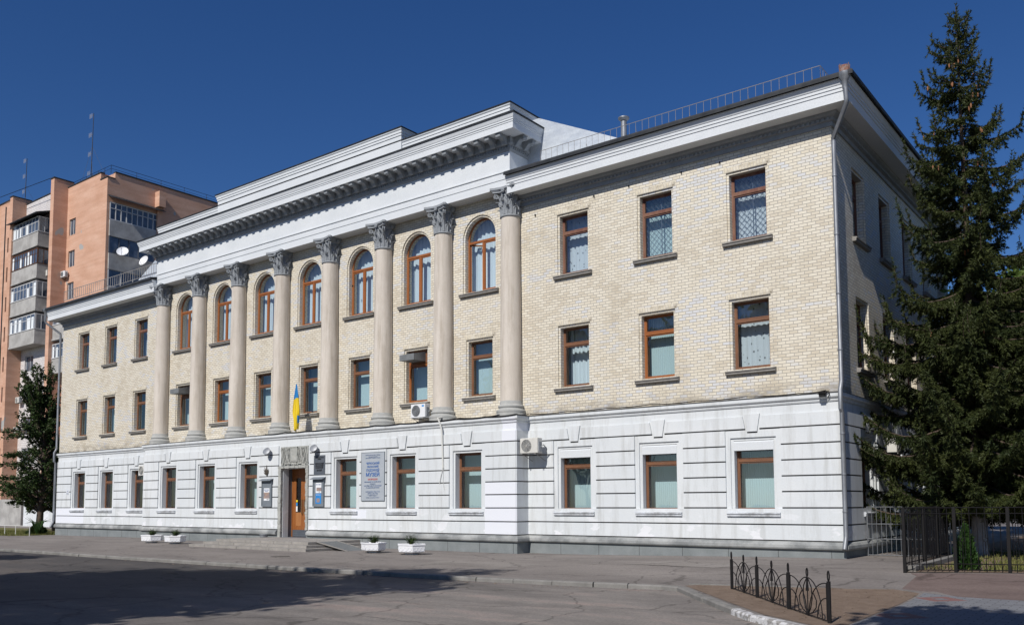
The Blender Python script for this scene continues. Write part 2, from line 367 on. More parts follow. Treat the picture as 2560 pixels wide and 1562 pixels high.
M['acw'] = simple('white_air_conditioner', (.80, .81, .82), (.74, .75, .76), 3, .4, bmp=0, spec=.4)
M['acgrille'] = simple('fan_grille', (.11, .115, .12), (.16, .165, .17), 30, .6, bmp=0)
M['dish'] = simple('white_dish', (.80, .81, .83), (.74, .75, .78), 3, .4, bmp=0)

# ------------------------------------------------------------------ ground levels
def smooth(a, b, x):
    t = min(1, max(0, (x-a)/(b-a))); return t*t*(3-2*t)
def G(x, y):
    return -.44+.19*smooth(13, 25, x)*smooth(-8.5, -3.5, y)-.05*smooth(-13, -24, x)
ROADZ = -.535

def ground_poly(name, poly, mats, zoff=0, step=1.5, kind='structure', zfix=None):
    bm = bmesh.new(); vs = [bm.verts.new((x, y, 0)) for x, y in poly]; f = bm.faces.new(vs)
    bmesh.ops.triangulate(bm, faces=[f])
    xs = [p[0] for p in poly]; ys = [p[1] for p in poly]
    if zfix is None:
        x = max(min(xs), -26); 
        while x < min(max(xs), 40):
            bmesh.ops.bisect_plane(bm, geom=bm.verts[:]+bm.edges[:]+bm.faces[:], plane_co=(x, 0, 0), plane_no=(1, 0, 0)); x += step
        y = max(min(ys), -14)
        while y < min(max(ys), 4):
            bmesh.ops.bisect_plane(bm, geom=bm.verts[:]+bm.edges[:]+bm.faces[:], plane_co=(0, y, 0), plane_no=(0, 1, 0)); y += step
    for v in bm.verts: v.co.z = (G(v.co.x, v.co.y) if zfix is None else zfix)+zoff
    bmesh.ops.recalc_face_normals(bm, faces=bm.faces)
    if bm.faces[:] and bm.faces[:][0].normal.z < 0: bmesh.ops.reverse_faces(bm, faces=bm.faces)
    me = bpy.data.meshes.new(name); bm.to_mesh(me); bm.free(); me.materials.append(mats)
    o = link(name, me)
    if kind: o['kind'] = kind
    return o

# ------------------------------------------------------------------ ground, road, kerb
KERB = [(-249, -9.85), (-120, -9.9), (-20, -9.95), (-8, -10.0), (4.3, -10.0), (12.5, -9.75), (18.3, -9.4), (21.5, -9.0), (23.1, -8.62), (23.6, -8.75), (24.4, -9.7), (25.65, -11.18), (26.83, -12.49), (27.76, -13.17), (29.2, -14.2), (31.5, -16.5), (33, -22), (33.5, -60)]
ground_poly('ground', [(-400, -400), (400, -400), (400, 400), (-400, 400)], M['road'], zfix=ROADZ-.06)
ground_poly('road', [(-250, -80)]+KERB[:1]+KERB[1:]+[(33.5, -80)], M['road'], zfix=ROADZ)
inner = [(x, y) for x, y in KERB]
ground_poly('pavement', inner+[(90, -60), (90, 60), (-249, 60)], M['pave'], 0, 1.5)
mb = MB(); rr = random.Random(3)
def along(path, step):
    out = []; 
    for (a, b) in zip(path[:-1], path[1:]):
        L = math.dist(a, b); n = max(1, round(L/step))
        for i in range(n): out.append((a[0]+(b[0]-a[0])*i/n, a[1]+(b[1]-a[1])*i/n))
    return out+[path[-1]]
kp = along(KERB[2:16], 1.0)
for i, (a, b) in enumerate(zip(kp[:-1], kp[1:])):
    d = Vector((b[0]-a[0], b[1]-a[1])).normalized(); nrm = Vector((d.y, -d.x)); j = rr.uniform(-.012, .012); g = .008
    p = Vector(a)+d*g; q = Vector(b)-d*g
    zt = max(G(*a), G(*b))+.012+rr.uniform(-.006, .006)
    mb.mi = 1 if (a[0] > 26.0) else 0
    p0, p1 = p+nrm*(.13+j), p+nrm*(-.03+j); q0, q1 = q+nrm*(.13+j), q+nrm*(-.03+j)
    e = .03
    mb.add([(p0.x, p0.y, -.7), (q0.x, q0.y, -.7), (q1.x, q1.y, -.7), (p1.x, p1.y, -.7), (p0.x, p0.y, zt-e), (q0.x, q0.y, zt-e), (q0.x-nrm.x*e, q0.y-nrm.y*e, zt), (p0.x-nrm.x*e, p0.y-nrm.y*e, zt), (q1.x, q1.y, zt), (p1.x, p1.y, zt)],
           [(0, 1, 5, 4), (4, 5, 6, 7), (7, 6, 8, 9), (3, 2, 8, 9), (0, 4, 7, 9, 3), (1, 5, 6, 8, 2)])
kb = mb.build('kerb', [M['kerb'], M['kerbwhite']]); kb['kind'] = 'structure'
# bare earth triangle and its border
ground_poly('earth_bed', [(23.55, -8.5), (23.75, -8.2), (27.6, -7.1), (28.2, -7.45), (28.33, -9.7), (28.4, -13.45), (27.8, -13.0), (26.9, -12.35), (25.7, -11.0), (24.5, -9.6)], M['dirt'], .006, .8)
mb = MB()
mb.sweep([(23.5, -8.18), (25.7, -7.55), (27.66, -7.0), (28.3, -7.36)], [(-.05, -.5), (-.05, -.412), (.05, -.412), (.05, -.5)])
o = mb.build('border_strip', M['kerb']); o['kind'] = 'structure'

def tiles():
    m_, n, b, o = newmat('grey_paving_tiles'); b.inputs['Roughness'].default_value = .85
    v = coords(n); bt = n.nodes.new('ShaderNodeTexBrick'); n.links.new(v, bt.inputs['Vector'])
    bt.inputs['Scale'].default_value = 1; bt.inputs['Brick Width'].default_value = .3; bt.inputs['Row Height'].default_value = .15; bt.inputs['Mortar Size'].default_value = .008
    bt.inputs['Color1'].default_value = (.16, .165, .18, 1); bt.inputs['Color2'].default_value = (.20, .205, .22, 1); bt.inputs['Mortar'].default_value = (.08, .08, .08, 1)
    # red diamonds laid in the grey field, a repeat of about 2.4 m
    sp = n.nodes.new('ShaderNodeSeparateXYZ'); n.links.new(v, sp.inputs[0])
    def md(sock, off, k):
        a = n.nodes.new('ShaderNodeMath'); a.operation = 'PINGPONG'; a.inputs[1].default_value = k
        ad = n.nodes.new('ShaderNodeMath'); ad.operation = 'ADD'; ad.inputs[1].default_value = off
        n.links.new(sock, ad.inputs[0]); n.links.new(ad.outputs[0], a.inputs[0]); return a.outputs[0]
    s = n.nodes.new('ShaderNodeMath'); s.operation = 'ADD'
    n.links.new(md(sp.outputs[0], -28.75, 2.2), s.inputs[0]); n.links.new(md(sp.outputs[1], 8.3, 1.5), s.inputs[1])
    fac = ramp(n, s.outputs[0], [(.0, (0, 0, 0)), (.16, (0, 0, 0)), (.18, (1, 1, 1)), (.46, (1, 1, 1)), (.48, (0, 0, 0))])
    col = mix(n, fac, bt.outputs['Color'], (.20, .10, .09))
    col = mix(n, .5, col, ramp(n, noise(n, v, 2, 6, .7), [(.3, (.75, .75, .75)), (.6, (1, 1, 1))]), 'MULTIPLY')
    n.links.new(col, b.inputs['Base Color']); return m_
ground_poly('tiled_path', [(28.27, -7.43), (29.0, -7.75), (90, -9), (90, -45), (33.6, -45), (33.1, -22), (31.6, -16.4), (28.45, -13.5), (28.4, -9.7)], tiles(), .012, 3)
M['pavebrown'] = asphalt('brown_pavement', (.135, .100, .092), (.165, .124, .112), (.19, .145, .13), .5)
ground_poly('brown_path', [(27.74, -7.0), (27.55, -4.85), (27.3, -4.35), (29.3, -3.35), (34, -1.2), (90, 20), (90, -8.9), (29.0, -7.70), (28.3, -7.38)], M['pavebrown'], .005, 1.2)
ground_poly('garden_ground', [(27.1, -4.2), (29.3, -3.18), (34, -1.0), (90, 22), (90, 60), (26.2, 60), (26.3, 3)], M['dirt'], .012, 1.2)
ground_poly('lawn', [(-60, -4.3), (-24.9, -1.9), (-24.9, 6), (-60, 6)], M['grass'], .01, 3)

def grass_patch(name, pts, n, h, mat_):
    V = []; F = []
    for i in range(n):
        x, y = pts(); z = G(x, y)+.01; a = random.uniform(0, 6.28); hh = h*random.uniform(.4, 1.1); wd = .012+hh*.05
        lx, ly = random.uniform(-.5, .5)*hh, random.uniform(-.5, .5)*hh; b = len(V)
        V += [(x-wd*math.cos(a), y-wd*math.sin(a), z), (x+wd*math.cos(a), y+wd*math.sin(a), z), (x+lx, y+ly, z+hh)]; F.append((b, b+1, b+2))
    o = link(name, np_mesh(name, V, F, [mat_])); o['kind'] = 'stuff'; return o
def gp1():
    while True:
        x, y = random.uniform(27.4, 34), random.uniform(-3.8, 6)
        if y > -3.9+(x-27.2)*.50 and random.random() < (.3 if x < 28.6 else .9): return x, y
grass_patch('grass', gp1, 9000, .13, M['grass'])
grass_patch('grass', lambda: (random.uniform(-40, -25), random.uniform(-2.6, 2)), 9000, .14, M['grass'])
# fallen leaves, grit on the earth and along the kerb
V = []; F = []
for i in range(900):
    if i < 620:
        x, y = random.uniform(23.8, 28.2), random.uniform(-12.6, -7.3)
        if y < -8.5-(x-23.6)*1.05+.1: continue
        s_, zz = random.uniform(.008, .03), G(x, y)+.01
    else:
        x, y = random.uniform(2, 27), 0; k_ = [p for p in kp if abs(p[0]-x) < 1.2]
        y = (k_[0][1] if k_ else -10)-random.uniform(.14, .6); s_, zz = random.uniform(.01, .035), ROADZ+.004
    a = random.uniform(0, 6.28); b = len(V)
    for q in range(4): V.append((x+s_*math.cos(a+q*1.57)*random.uniform(.6, 1), y+s_*math.sin(a+q*1.57), zz+random.uniform(0, .012)))
    F.append((b, b+1, b+2, b+3))
M['litter'] = simple('leaf_litter', (.30, .24, .17), (.16, .11, .07), 9, .9, bmp=0)
o = link('leaf_litter', np_mesh('leaf_litter', V, F, [M['litter']])); o['kind'] = 'stuff'

for nm, poly, mt, z_ in (('pavement_patch', [(13.5, -6.6), (16.9, -6.9), (17.3, -5.2), (15.1, -4.7), (13.2, -5.3)], 'patch', .004), ('pavement_patch', [(19.5, -4.4), (22.6, -4.9), (23.4, -3.3), (20.4, -2.9)], 'patch', .004)):
    if 'patch' not in M: M['patch'] = asphalt('patched_asphalt', (.19, .172, .158), (.235, .215, .198), (.27, .25, .235), .6)
    ground_poly(nm, poly, M[mt], z_)
mb = MB(); mb.lathe([(.34, -.02), (.34, .008)], 24, (6.9, -6.75)); mb.v = [(x, y, z+G(x, y)) for x, y, z in mb.v]
o = mb.build('manhole_cover', simple('cast_iron', (.10, .09, .08), (.16, .145, .13), 9, .7, metal=.4, bmp=.6)); tag(o, 'round iron manhole cover in the pavement before the steps', 'manhole cover')

# ------------------------------------------------------------------ the museum
XC = 24.47; XP = 12.9; YP = -.75; SP = 3.5; DEEP = 16.0
MU = empty('museum_building', 'three-storey museum of buff brick with a white ground floor and a row of eight columns', 'building', (0, 0, 0))
GR = [4.17, 3.74, 3.22, 2.73, 2.24, 1.76, 1.26, .75, .26]       # rustication joints
WX = [15.0, 18.41, 21.74]; WC = [-21.74, -18.41, -15.0]+[(b-3)*SP for b in range(7)]+WX
SIDE = [2.65, 5.75, 8.85, 11.95, 14.6]

def wall(mb, s0, s1, z0, z1, ops, mp, steps):
    """flat wall with openings. ops: (sa, sb, za, zb, arch); mp(s,z,d)->xyz; steps: (ring depth, inset, jamb depth)"""
    xs = sorted({s0, s1}|{v for o in ops for v in o[:2]}); zs = sorted({z0, z1}|{v for o in ops for v in o[2:4]})
    for i in range(len(xs)-1):
        for j in range(len(zs)-1):
            cx_, cz_ = (xs[i]+xs[i+1])/2, (zs[j]+zs[j+1])/2
            if any(o[0] < cx_ < o[1] and o[2] < cz_ < o[3] for o in ops): continue
            mb.quad(mp(xs[i], zs[j], 0), mp(xs[i+1], zs[j], 0), mp(xs[i+1], zs[j+1], 0), mp(xs[i], zs[j+1], 0))
    for sa, sb, za, zb, arch in ops:
        d1, ins, d2 = steps; c = (sa+sb)/2
        def outline(k):
            a, b = sa+k, sb-k; lo = za
            if not arch: return [(a, lo), (b, lo), (b, zb-k), (a, zb-k)]
            r = (b-a)/2; zsq = zb-(sb-sa)/2
            return [(a, lo), (b, lo)]+[(c+r*math.cos(t), zsq+r*math.sin(t)) for t in [math.pi*i/16 for i in range(17)]]
        o0, o1 = outline(0), outline(ins)
        n = len(o0)
        if arch:
            r = (sb-sa)/2; zsq = zb-r
            arc = o0[2:]
            for i in range(8): mb.add([mp(*arc[i], 0), mp(*arc[i+1], 0), mp(sb, zb, 0)], [(0, 1, 2)])
            for i in range(8, 16): mb.add([mp(*arc[i], 0), mp(*arc[i+1], 0), mp(sa, zb, 0)], [(0, 1, 2)])
        for i in range(n):
            k = (i+1) % n
            mb.quad(mp(*o0[i], 0), mp(*o0[k], 0), mp(*o0[k], d1), mp(*o0[i], d1))
            mb.quad(mp(*o0[i], d1), mp(*o0[k], d1), mp(*o1[k], d1), mp(*o1[i], d1))
            mb.quad(mp(*o1[i], d1), mp(*o1[k], d1), mp(*o1[k], d2), mp(*o1[i], d2))

front = lambda y0: (lambda s, z, d: (s, y0+d, z))
sidem = lambda x0: (lambda s, z, d: (x0-d, s, z))
# upper walls
mb = MB()
ops = []
for i, c in enumerate(WC):
    ops.append((c-.70, c+.70, 5.66, 7.96, False))
    if 3 <= i <= 9: ops.append((c-.87, c+.87, 9.88, 12.98, True))
    else: ops.append((c-.70, c+.70, 9.88, 12.18, False))
wall(mb, -XC, XC, 4.5, 13.6, ops, front(0), (.05, .08, .55))
sops = [(c-.70, c+.70, z, z+2.30, False) for c in SIDE for z in (5.66, 9.88)]
wall(mb, 0, DEEP, 4.5, 13.6, sops, sidem(XC), (.05, .08, .55))
mb.quad((-XC, 0, -.6), (-XC, DEEP, -.6), (-XC, DEEP, 13.6), (-XC, 0, 13.6))
mb.quad((-XC, DEEP, -.6), (XC, DEEP, -.6), (XC, DEEP, 13.6), (-XC, DEEP, 13.6))
mb.build('upper_wall', M['brick'], MU)
# soldier-brick lintels
for i, c in enumerate(WC):
    for z in ((7.96, 12.18) if not 3 <= i <= 9 else (7.96,)):
        mb = MB(); mb.box(-.78, .78, -.005, .03, 0, .17); mb.build('lintel', M['soldier'], MU, (c, 0, z+.004))
# inner faces: rooms behind the windows
mb = MB()
mb.quad((-XC+.3, 2.2, -.4), (XC-2.2, 2.2, -.4), (XC-2.2, 2.2, 13.4), (-XC+.3, 2.2, 13.4))
mb.quad((XC-2.2, 2.2, -.4), (XC-2.2, DEEP-.2, -.4), (XC-2.2, DEEP-.2, 13.4), (XC-2.2, 2.2, 13.4))
for z in (-.35, 4.5, 8.75, 13.3):
    mb.box(-XC+.3, XC-.3, .56 if z > 4 else .35, 2.25, z, z+.12); mb.box(XC-2.25, XC-.56, 2.26, DEEP-.2, z, z+.12)
mb.build('inner_wall', M['room'], MU)

# rusticated ground floor -------------------------------------------------
GZ0, GZ1 = 1.13, 3.46
def rust_face(mb, s0, s1, centers, mp, door=None, th=.055, g=.045, right_open=True, z1=4.6, hw=.75):
    ops = [(c-hw, c+hw, GZ0, GZ1, False) for c in centers]
    if door is not None: ops.append((door-.93, door+.97, -.12, 3.13, False))
    wall(mb, s0, s1, -.02, z1, ops, mp, (.05, .09, .36))
    def P(pts, joint=True):
        mb.prism(pts, -th, .004, lambda s, z, d: mp(s, z, d))
        if joint:      # dark strip under each block: joint grime with the groove's shadow painted in
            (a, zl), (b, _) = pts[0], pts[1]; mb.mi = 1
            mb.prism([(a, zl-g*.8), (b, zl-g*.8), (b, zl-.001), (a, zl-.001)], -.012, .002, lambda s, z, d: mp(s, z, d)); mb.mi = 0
    allc = sorted(centers+([door] if door is not None else []))
    e0, e1 = s0+.0, s1-.0
    # lintel course with keystones
    zt, zb = GR[0]-g, GR[1]
    cur = e0; lean_l = 0
    for c in sorted(centers):
        if door is not None and cur < door < c:
            P([(cur, zb), (door-1.08, zb), (door-1.08, zt), (cur-lean_l, zt)]); P([(door+1.12, zb), (c-.235, zb), (c-.31, zt), (door+1.12, zt)])
        else: P([(cur, zb), (c-.235, zb), (c-.31, zt), (cur-lean_l, zt)])
        P([(c-.165, zb-.10), (c+.165, zb-.10), (c+.262, GR[0]+.03), (c-.262, GR[0]+.03)])
        cur = c+.235; lean_l = -.075
    P([(cur, zb), (e1, zb), (e1, zt), (cur+.075, zt)])
    # piers between the windows
    edges = [e0]
    for c in allc:
        k = .92 if c != door or door is None else 1.12
        if door is not None and c == door: edges += [c-1.08, c+1.12]
        else: edges += [c-hw-.16, c+hw+.16]
    edges.append(e1)
    for r in range(1, 6):
        for a, b in zip(edges[0::2], edges[1::2]):
            if b-a > .05: P([(a, GR[r+1]), (b, GR[r+1]), (b, GR[r]-g), (a, GR[r]-g)])
    for r in (6, 7):
        segs = [(e0, e1)] if door is None else [(e0, door-1.08), (door+1.12, e1)]
        for a, b in segs: P([(a, GR[r+1]), (b, GR[r+1]), (b, GR[r]-g), (a, GR[r]-g)])
mb = MB()
rust_face(mb, XP, XC, WX, front(-.02))
rust_face(mb, -XC, -XP, WC[:3], front(-.02))
rust_face(mb, -XP, XP, [WC[3+i] for i in (0, 1, 2, 4, 5, 6)], front(YP), door=0.0)
rust_face(mb, -.02, DEEP, SIDE, sidem(XC+.02))
for s in (-1, 1):
    x = s*XP; mb.quad((x, YP, -.02), (x, 0, -.02), (x, 0, 4.6), (x, YP, 4.6))
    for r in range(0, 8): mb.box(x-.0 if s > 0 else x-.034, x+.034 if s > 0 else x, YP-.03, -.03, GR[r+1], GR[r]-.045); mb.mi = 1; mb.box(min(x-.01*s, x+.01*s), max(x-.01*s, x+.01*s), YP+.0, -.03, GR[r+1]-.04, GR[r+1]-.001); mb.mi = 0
mb.quad((-XP, YP, 4.6), (XP, YP, 4.6), (XP, .1, 4.6), (-XP, .1, 4.6))
mb.build('ground_floor_wall', [M['plaster'], M['grime_shade']], MU)

# string course, ledge, plinth -------------------------------------------
def foot(w0, w1, p, door=True):
    return [(-XC-w0, DEEP), (-XC-w0, -w0), (-XP-p, -w0), (-XP-p, YP-p)]
string = [(0, 4.42), (.03, 4.42), (.05, 4.46), (.05, 4.50), (.10, 4.53), (.12, 4.56), (.12, 4.66), (.0, 4.69)]
mb = MB()
path = [(-XC, DEEP), (-XC, -.02), (-XP, -.02), (-XP, YP), (XP, YP), (XP, -.02), (XC+.02, -.02), (XC+.02, DEEP)]
mb.sweep(path, string)
mb.box(-XP+.01, XP-.01, YP-.0, .04, 4.602, 4.672)
mb.build('string_course', M['plaster'], MU)
mb = MB(); mb.sweep(path, [(-.02, 4.694), (.135, 4.664), (.135, 4.674), (-.02, 4.712)]); mb.build('ledge_flashing', M['darkmetal'], MU)
cap = [(-.05, -.02), (.10, -.02), (.135, .0), (.155, .04), (.15, .12), (.10, .19), (.02, .225), (-.05, .225)]
mb = MB()
mb.sweep([(-XC, DEEP), (-XC, -.02), (-XP, -.02), (-XP, YP), (-1.12, YP)], cap)
mb.sweep([(1.06, YP), (XP, YP), (XP, -.02), (XC+.02, -.02), (XC+.02, DEEP)], cap)
mb.build('plinth_cap', M['cap'], MU)
lowp = [(-.06, -.8), (.045, -.8), (.045, -.02), (-.06, -.02)]
mb = MB()
mb.sweep([(-XC, DEEP), (-XC, -.02), (-XP, -.02), (-XP, YP), (-1.0, YP)], lowp)
mb.sweep([(1.0, YP), (XP, YP), (XP, -.02), (XC+.02, -.02), (XC+.02, DEEP)], lowp)
for x in np.arange(-XC+1.6, XC, 1.62):
    y = (YP if abs(x) < XP else -.02)-.047
    if abs(x) > 1.3: mb.mi = 1; mb.box(x-.006, x+.006, y, y+.01, -.7, -.04)
mb.build('plinth', [M['plinth'], M['black']], MU)

# wing cornices ------------------------------------------------------------
corn = [(.0, 12.84), (.06, 12.84), (.06, 12.98), (.12, 13.0), (.12, 13.08), (.24, 13.14), (.26, 13.22), (.70, 13.24), (.70, 13.22), (.73, 13.22), (.73, 13.50), (.755, 13.51), (.755, 13.60), (.78, 13.61), (.78, 13.69), (.80, 13.70), (.86, 13.84), (.86, 13.87), (.0, 13.9)]
for pth in ([(12.48, 0), (XC, 0), (XC, DEEP)], [(-XC, DEEP), (-XC, 0), (-12.48, 0)]):
    mb = MB(); mb.sweep(pth, [(.0, 13.225)]+corn[8:]); mb.mi = 1; mb.sweep(pth, corn[:7]+[(0, 13.222)])
    x0, x1 = min(p[0] for p in pth[:2]+pth[1:]), max(p[0] for p in pth)
    for x in np.arange(x0+.06, x1, .15): mb.box(x, x+.08, -.17, -.11, 12.995, 13.085)
    if x1 > 20:
        for y in np.arange(.1, DEEP-.2, .15): mb.box(XC+.11, XC+.17, y, y+.08, 12.995, 13.085)
    mb.build('cornice', [M['entab_white'], M['stucco_gray']], MU)
    mb = MB(); mb.sweep(pth, [(-.4, 13.98), (.93, 13.89), (.96, 13.86), (.97, 13.95), (.94, 14.01), (-.4, 14.1)]); mb.build('gutter', M['darkmetal'], MU)
# roofs
mb = MB()
e = .90; RX, RY, RZ = XC+e, -e, 13.99
def hip(sgn):
    a = (sgn*12.4, RY, RZ); b = (sgn*RX, RY, RZ); c = (sgn*RX, DEEP, RZ); d = (sgn*(RX-8.5), 7.6, 16.1); f = (sgn*12.4, 7.6, 16.1); g = (sgn*(RX-8.5), DEEP, 16.1)
    mb.add([a, b, d, f], [(0, 1, 2, 3)]); mb.add([b, c, g, d], [(0, 1, 2, 3)])
hip(1); hip(-1)
mb.add([(-12.4, 7.6, 16.1), (12.4, 7.6, 16.1), (12.4, DEEP, 16.1), (-12.4, DEEP, 16.1)], [(0, 1, 2, 3)])
mb.build('roof', M['roof'], MU)
for s in (-1, 1):      # raised roof behind the portico attic, falling towards the wings
    mb = MB()
    rp = [(s*9.5, .6, 16.5), (s*13.05, .6, 16.5), (s*16.9, .6, 14.62), (s*12.45, .6, 14.2), (s*9.5, .6, 14.2)]
    bk = [(x, 5.6, z) for x, y, z in rp]
    mb.add(rp+bk, [(0, 1, 2, 3, 4), (0, 1, 6, 5), (1, 2, 7, 6), (5, 6, 7, 8, 9)])
    mb.build('raised_roof', M['roof'], MU)

# portico entablature --------------------------------------------------------
EY = -.56; EX = 12.48
ent = [(-.35, 13.56), (0, 13.56), (0, 13.88), (.022, 13.885), (.022, 14.13), (.06, 14.15), (.06, 14.19), (.01, 14.21), (.01, 14.95), (.06, 14.98), (.08, 15.04), (.08, 15.14), (.14, 15.17), (.16, 15.22), (.16, 15.46), (.66, 15.48), (.66, 15.46), (.70, 15.46), (.70, 15.70), (.72, 15.71), (.72, 15.77), (.745, 15.78), (.745, 15.84), (.76, 15.85), (.80, 15.97), (.80, 16.0), (-.35, 16.03)]
epath = [(-EX, .9), (-EX, EY), (EX, EY), (EX, .9)]
mb = MB(); mb.sweep(epath, ent[:9]+[(-.35, 14.95)]); mb.sweep(epath, [(-.35, 15.462), (.16, 15.462)]+ent[15:]); mb.mi = 1; mb.sweep(epath, [(-.35, 14.952), (.012, 14.952)]+ent[9:15]+[(-.35, 15.46)]); mb.mi = 0
mb.box(-EX+.34, EX-.34, EY+.34, .9, 13.56, 16.0)
mb.quad((-EX+.01, EY+.01, 13.562), (EX-.01, EY+.01, 13.562), (EX-.01, .05, 13.562), (-EX+.01, .05, 13.562))
mb.mi = 1
for x in np.arange(-EX-.02, EX, .13): mb.box(x, x+.075, EY-.115, EY-.075, 15.045, 15.135)
for y in np.arange(EY, .8, .13): mb.box(EX+.075, EX+.115, y, y+.075, 15.045, 15.135); mb.box(-EX-.115, -EX-.075, y, y+.075, 15.045, 15.135)
mb.build('entablature', [M['entab_white'], M['stucco_gray']], MU)
mb = MB(); mb.sweep(epath, [(.0, 16.034), (.80, 16.006), (.83, 15.99), (.84, 16.05), (.0, 16.075)]); mb.build('cornice_flashing', M['darkmetal'], MU)
# scrolled modillions
br = [(0, 0), (-.46, 0), (-.48, -.05), (-.47, -.10), (-.42, -.125), (-.36, -.115), (-.32, -.09), (-.24, -.12), (-.16, -.19), (-.13, -.25), (-.10, -.29), (-.05, -.30), (0, -.28)]
mb = MB(); mb.prism(br, -.10, .10, lambda p, q, r: (r, p, q)); mb.box(-.125, .125, -.49, 0, 0, .035)
brm = mb.mesh('bracket', M['stucco_gray'])
n = 46
for i in range(n):
    link('bracket', brm, MU, (-EX-.02+.1+(2*EX-.16)*i/(n-1), EY-.158, 15.425))
for s in (-1, 1):
    for k in range(2): link('bracket', brm, MU, (s*(EX+.158), EY+.18+.56*k, 15.425), s*math.pi/2)
# parapet and raised attic
PX = 12.46; par = lambda y, t: [(-.3, 15.9), (0, 15.9), (0, t-.33), (.03, t-.32), (.03, t-.22), (.055, t-.21), (.055, t-.12), (.09, t-.08), (.10, t-.03), (-.3, t)]
mb = MB(); mb.sweep([(-PX, 1.6), (-PX, -.52), (PX, -.52), (PX, 1.6)], par(-.52, 16.88)); mb.build('parapet', M['entab_white'], MU)
mb = MB(); mb.sweep([(-6.68, 1.1), (-6.68, -.63), (6.68, -.63), (6.68, 1.1)], par(-.63, 17.42))
mb.box(-6.66, 6.66, -.5, 1.1, 16.0, 17.40); mb.build('attic', M['entab_white'], MU)
mb = MB(); mb.sweep([(-PX, 1.6), (-PX, -.52), (PX, -.52), (PX, 1.6)], [(-.32, 16.884), (.12, 16.854), (.13, 16.90), (-.32, 16.93)])
mb.sweep([(-6.68, 1.1), (-6.68, -.63), (6.68, -.63), (6.68, 1.1)], [(-.32, 17.424), (.12, 17.394), (.13, 17.44), (-.32, 17.47)])
mb.build('coping', M['darkmetal'], MU)

# columns ----------------------------------------------------------------------
YC = -.22; RB, RT = .415, .365
mb = MB(); prof = []
for i in range(15):
    t = i/14; r = RB-(RB-RT)*t**1.7; prof.append((r, 5.28+(12.42-5.28)*t))
mb.lathe(prof, 40); shaft_me = mb.mesh('shaft', M['column'], True)
mb = MB(); mb.lathe([(.56, 4.672), (.565, 4.80), (.555, 4.815), (.565, 4.83), (.575, 4.87), (.565, 4.92), (.53, 4.945), (.485, 4.96), (.47, 5.0), (.485, 5.02), (.505, 5.05), (.50, 5.10), (.46, 5.125), (.44, 5.14), (.435, 5.20), (.42, 5.28)], 40)
base_me = mb.mesh('column_base', M['colbase'], True)
def leaf(mb, ang, z0, h, w, r0, r1, curl, lobes=3):
    """one acanthus leaf standing on the bell"""
    rows = []; N = 9
    for i in range(N+1):
        t = i/N; z = z0+h*(t if t < .85 else .85+(t-.85)*.2-(t-.85)**2*3.0)
        r = r0+(r1-r0)*t+.015+curl*max(0, (t-.45)/.55)**2
        wd = w*(.62+.38*math.sin(math.pi*min(1, t*.9+.12)))*(1-.55*max(0, t-.8)/.2)*(1+.22*math.cos(t*lobes*2*math.pi))
        rows.append((r, z, wd))
    vs = []
    for r, z, wd in rows:
        for k, (f, dr) in enumerate(((-1, -.03), (-.5, .015), (-.2, .01), (0, .045), (.2, .01), (.5, .015), (1, -.03))):
            a = ang+f*wd/r/2; vs.append(((r+dr)*math.cos(a), (r+dr)*math.sin(a), z))
    fs = [(i*7+k, i*7+k+1, (i+1)*7+k+1, (i+1)*7+k) for i in range(N) for k in range(6)]
    mb.add(vs, fs)
mb = MB()
mb.lathe([(.36, 12.40), (.405, 12.42), (.415, 12.45), (.39, 12.48), (.35, 12.50), (.345, 12.9), (.37, 13.2), (.43, 13.40)], 32)
for k in range(8): leaf(mb, math.pi/8+k*math.pi/4, 12.48, .36, .27, .35, .37, .11)
for k in range(8): leaf(mb, k*math.pi/4, 12.50, .62, .25, .35, .39, .15)
for k in range(8): leaf(mb, math.pi/8+k*math.pi/4, 12.85, .42, .20, .36, .40, .10)
for k in range(4):
    a = math.pi/4+k*math.pi/2; ca, sa = math.cos(a), math.sin(a)
    pts = []
    for i in range(24):           # stalk then spiral, in the diagonal plane
        t = i/23
        if t < .4: u, z = .36+.17*(t/.4)**1.5, 12.95+.36*(t/.4)
        else:
            q = (t-.4)/.6; th = math.pi*.5-q*3.6*math.pi; rad = .105*(1-q*.8); u, z = .545+rad*math.cos(th), 13.235+rad*math.sin(th)
        pts.append((u, z))
    for off in (-.035, .035): mb.tube([(u*ca-off*sa, u*sa+off*ca, z) for u, z in pts], [.034*(1-.5*i/23) for i in range(24)], 5)
    b = k*math.pi/2
    for s in (-1, 1):             # inner helices
        mb.tube([((.40+.04*math.sin(t*3))*math.cos(b+s*(.42-.34*t)), (.40+.04*math.sin(t*3))*math.sin(b+s*(.42-.34*t)), 13.0+.30*t-.12*max(0, t-.7)) for t in [i/8 for i in range(9)]], .024, 5)
    cx_, cy_ = .53*math.cos(b), .53*math.sin(b)
    for j in range(6):
        q = j*math.pi/3; mb.lathe([(.0, -.0), (.045, .01), (.05, .04), (.02, .07)], 6, (0, 0))
        bb = len(mb.v)-24
        for v_ in range(bb, len(mb.v)):
            x, y, z = mb.v[v_]; yy = x+.045*math.cos(q); zz = y+.045*math.sin(q); rr_ = z
            mb.v[v_] = ((.46+rr_)*math.cos(b)-yy*math.sin(b), (.46+rr_)*math.sin(b)+yy*math.cos(b), 13.40+zz)
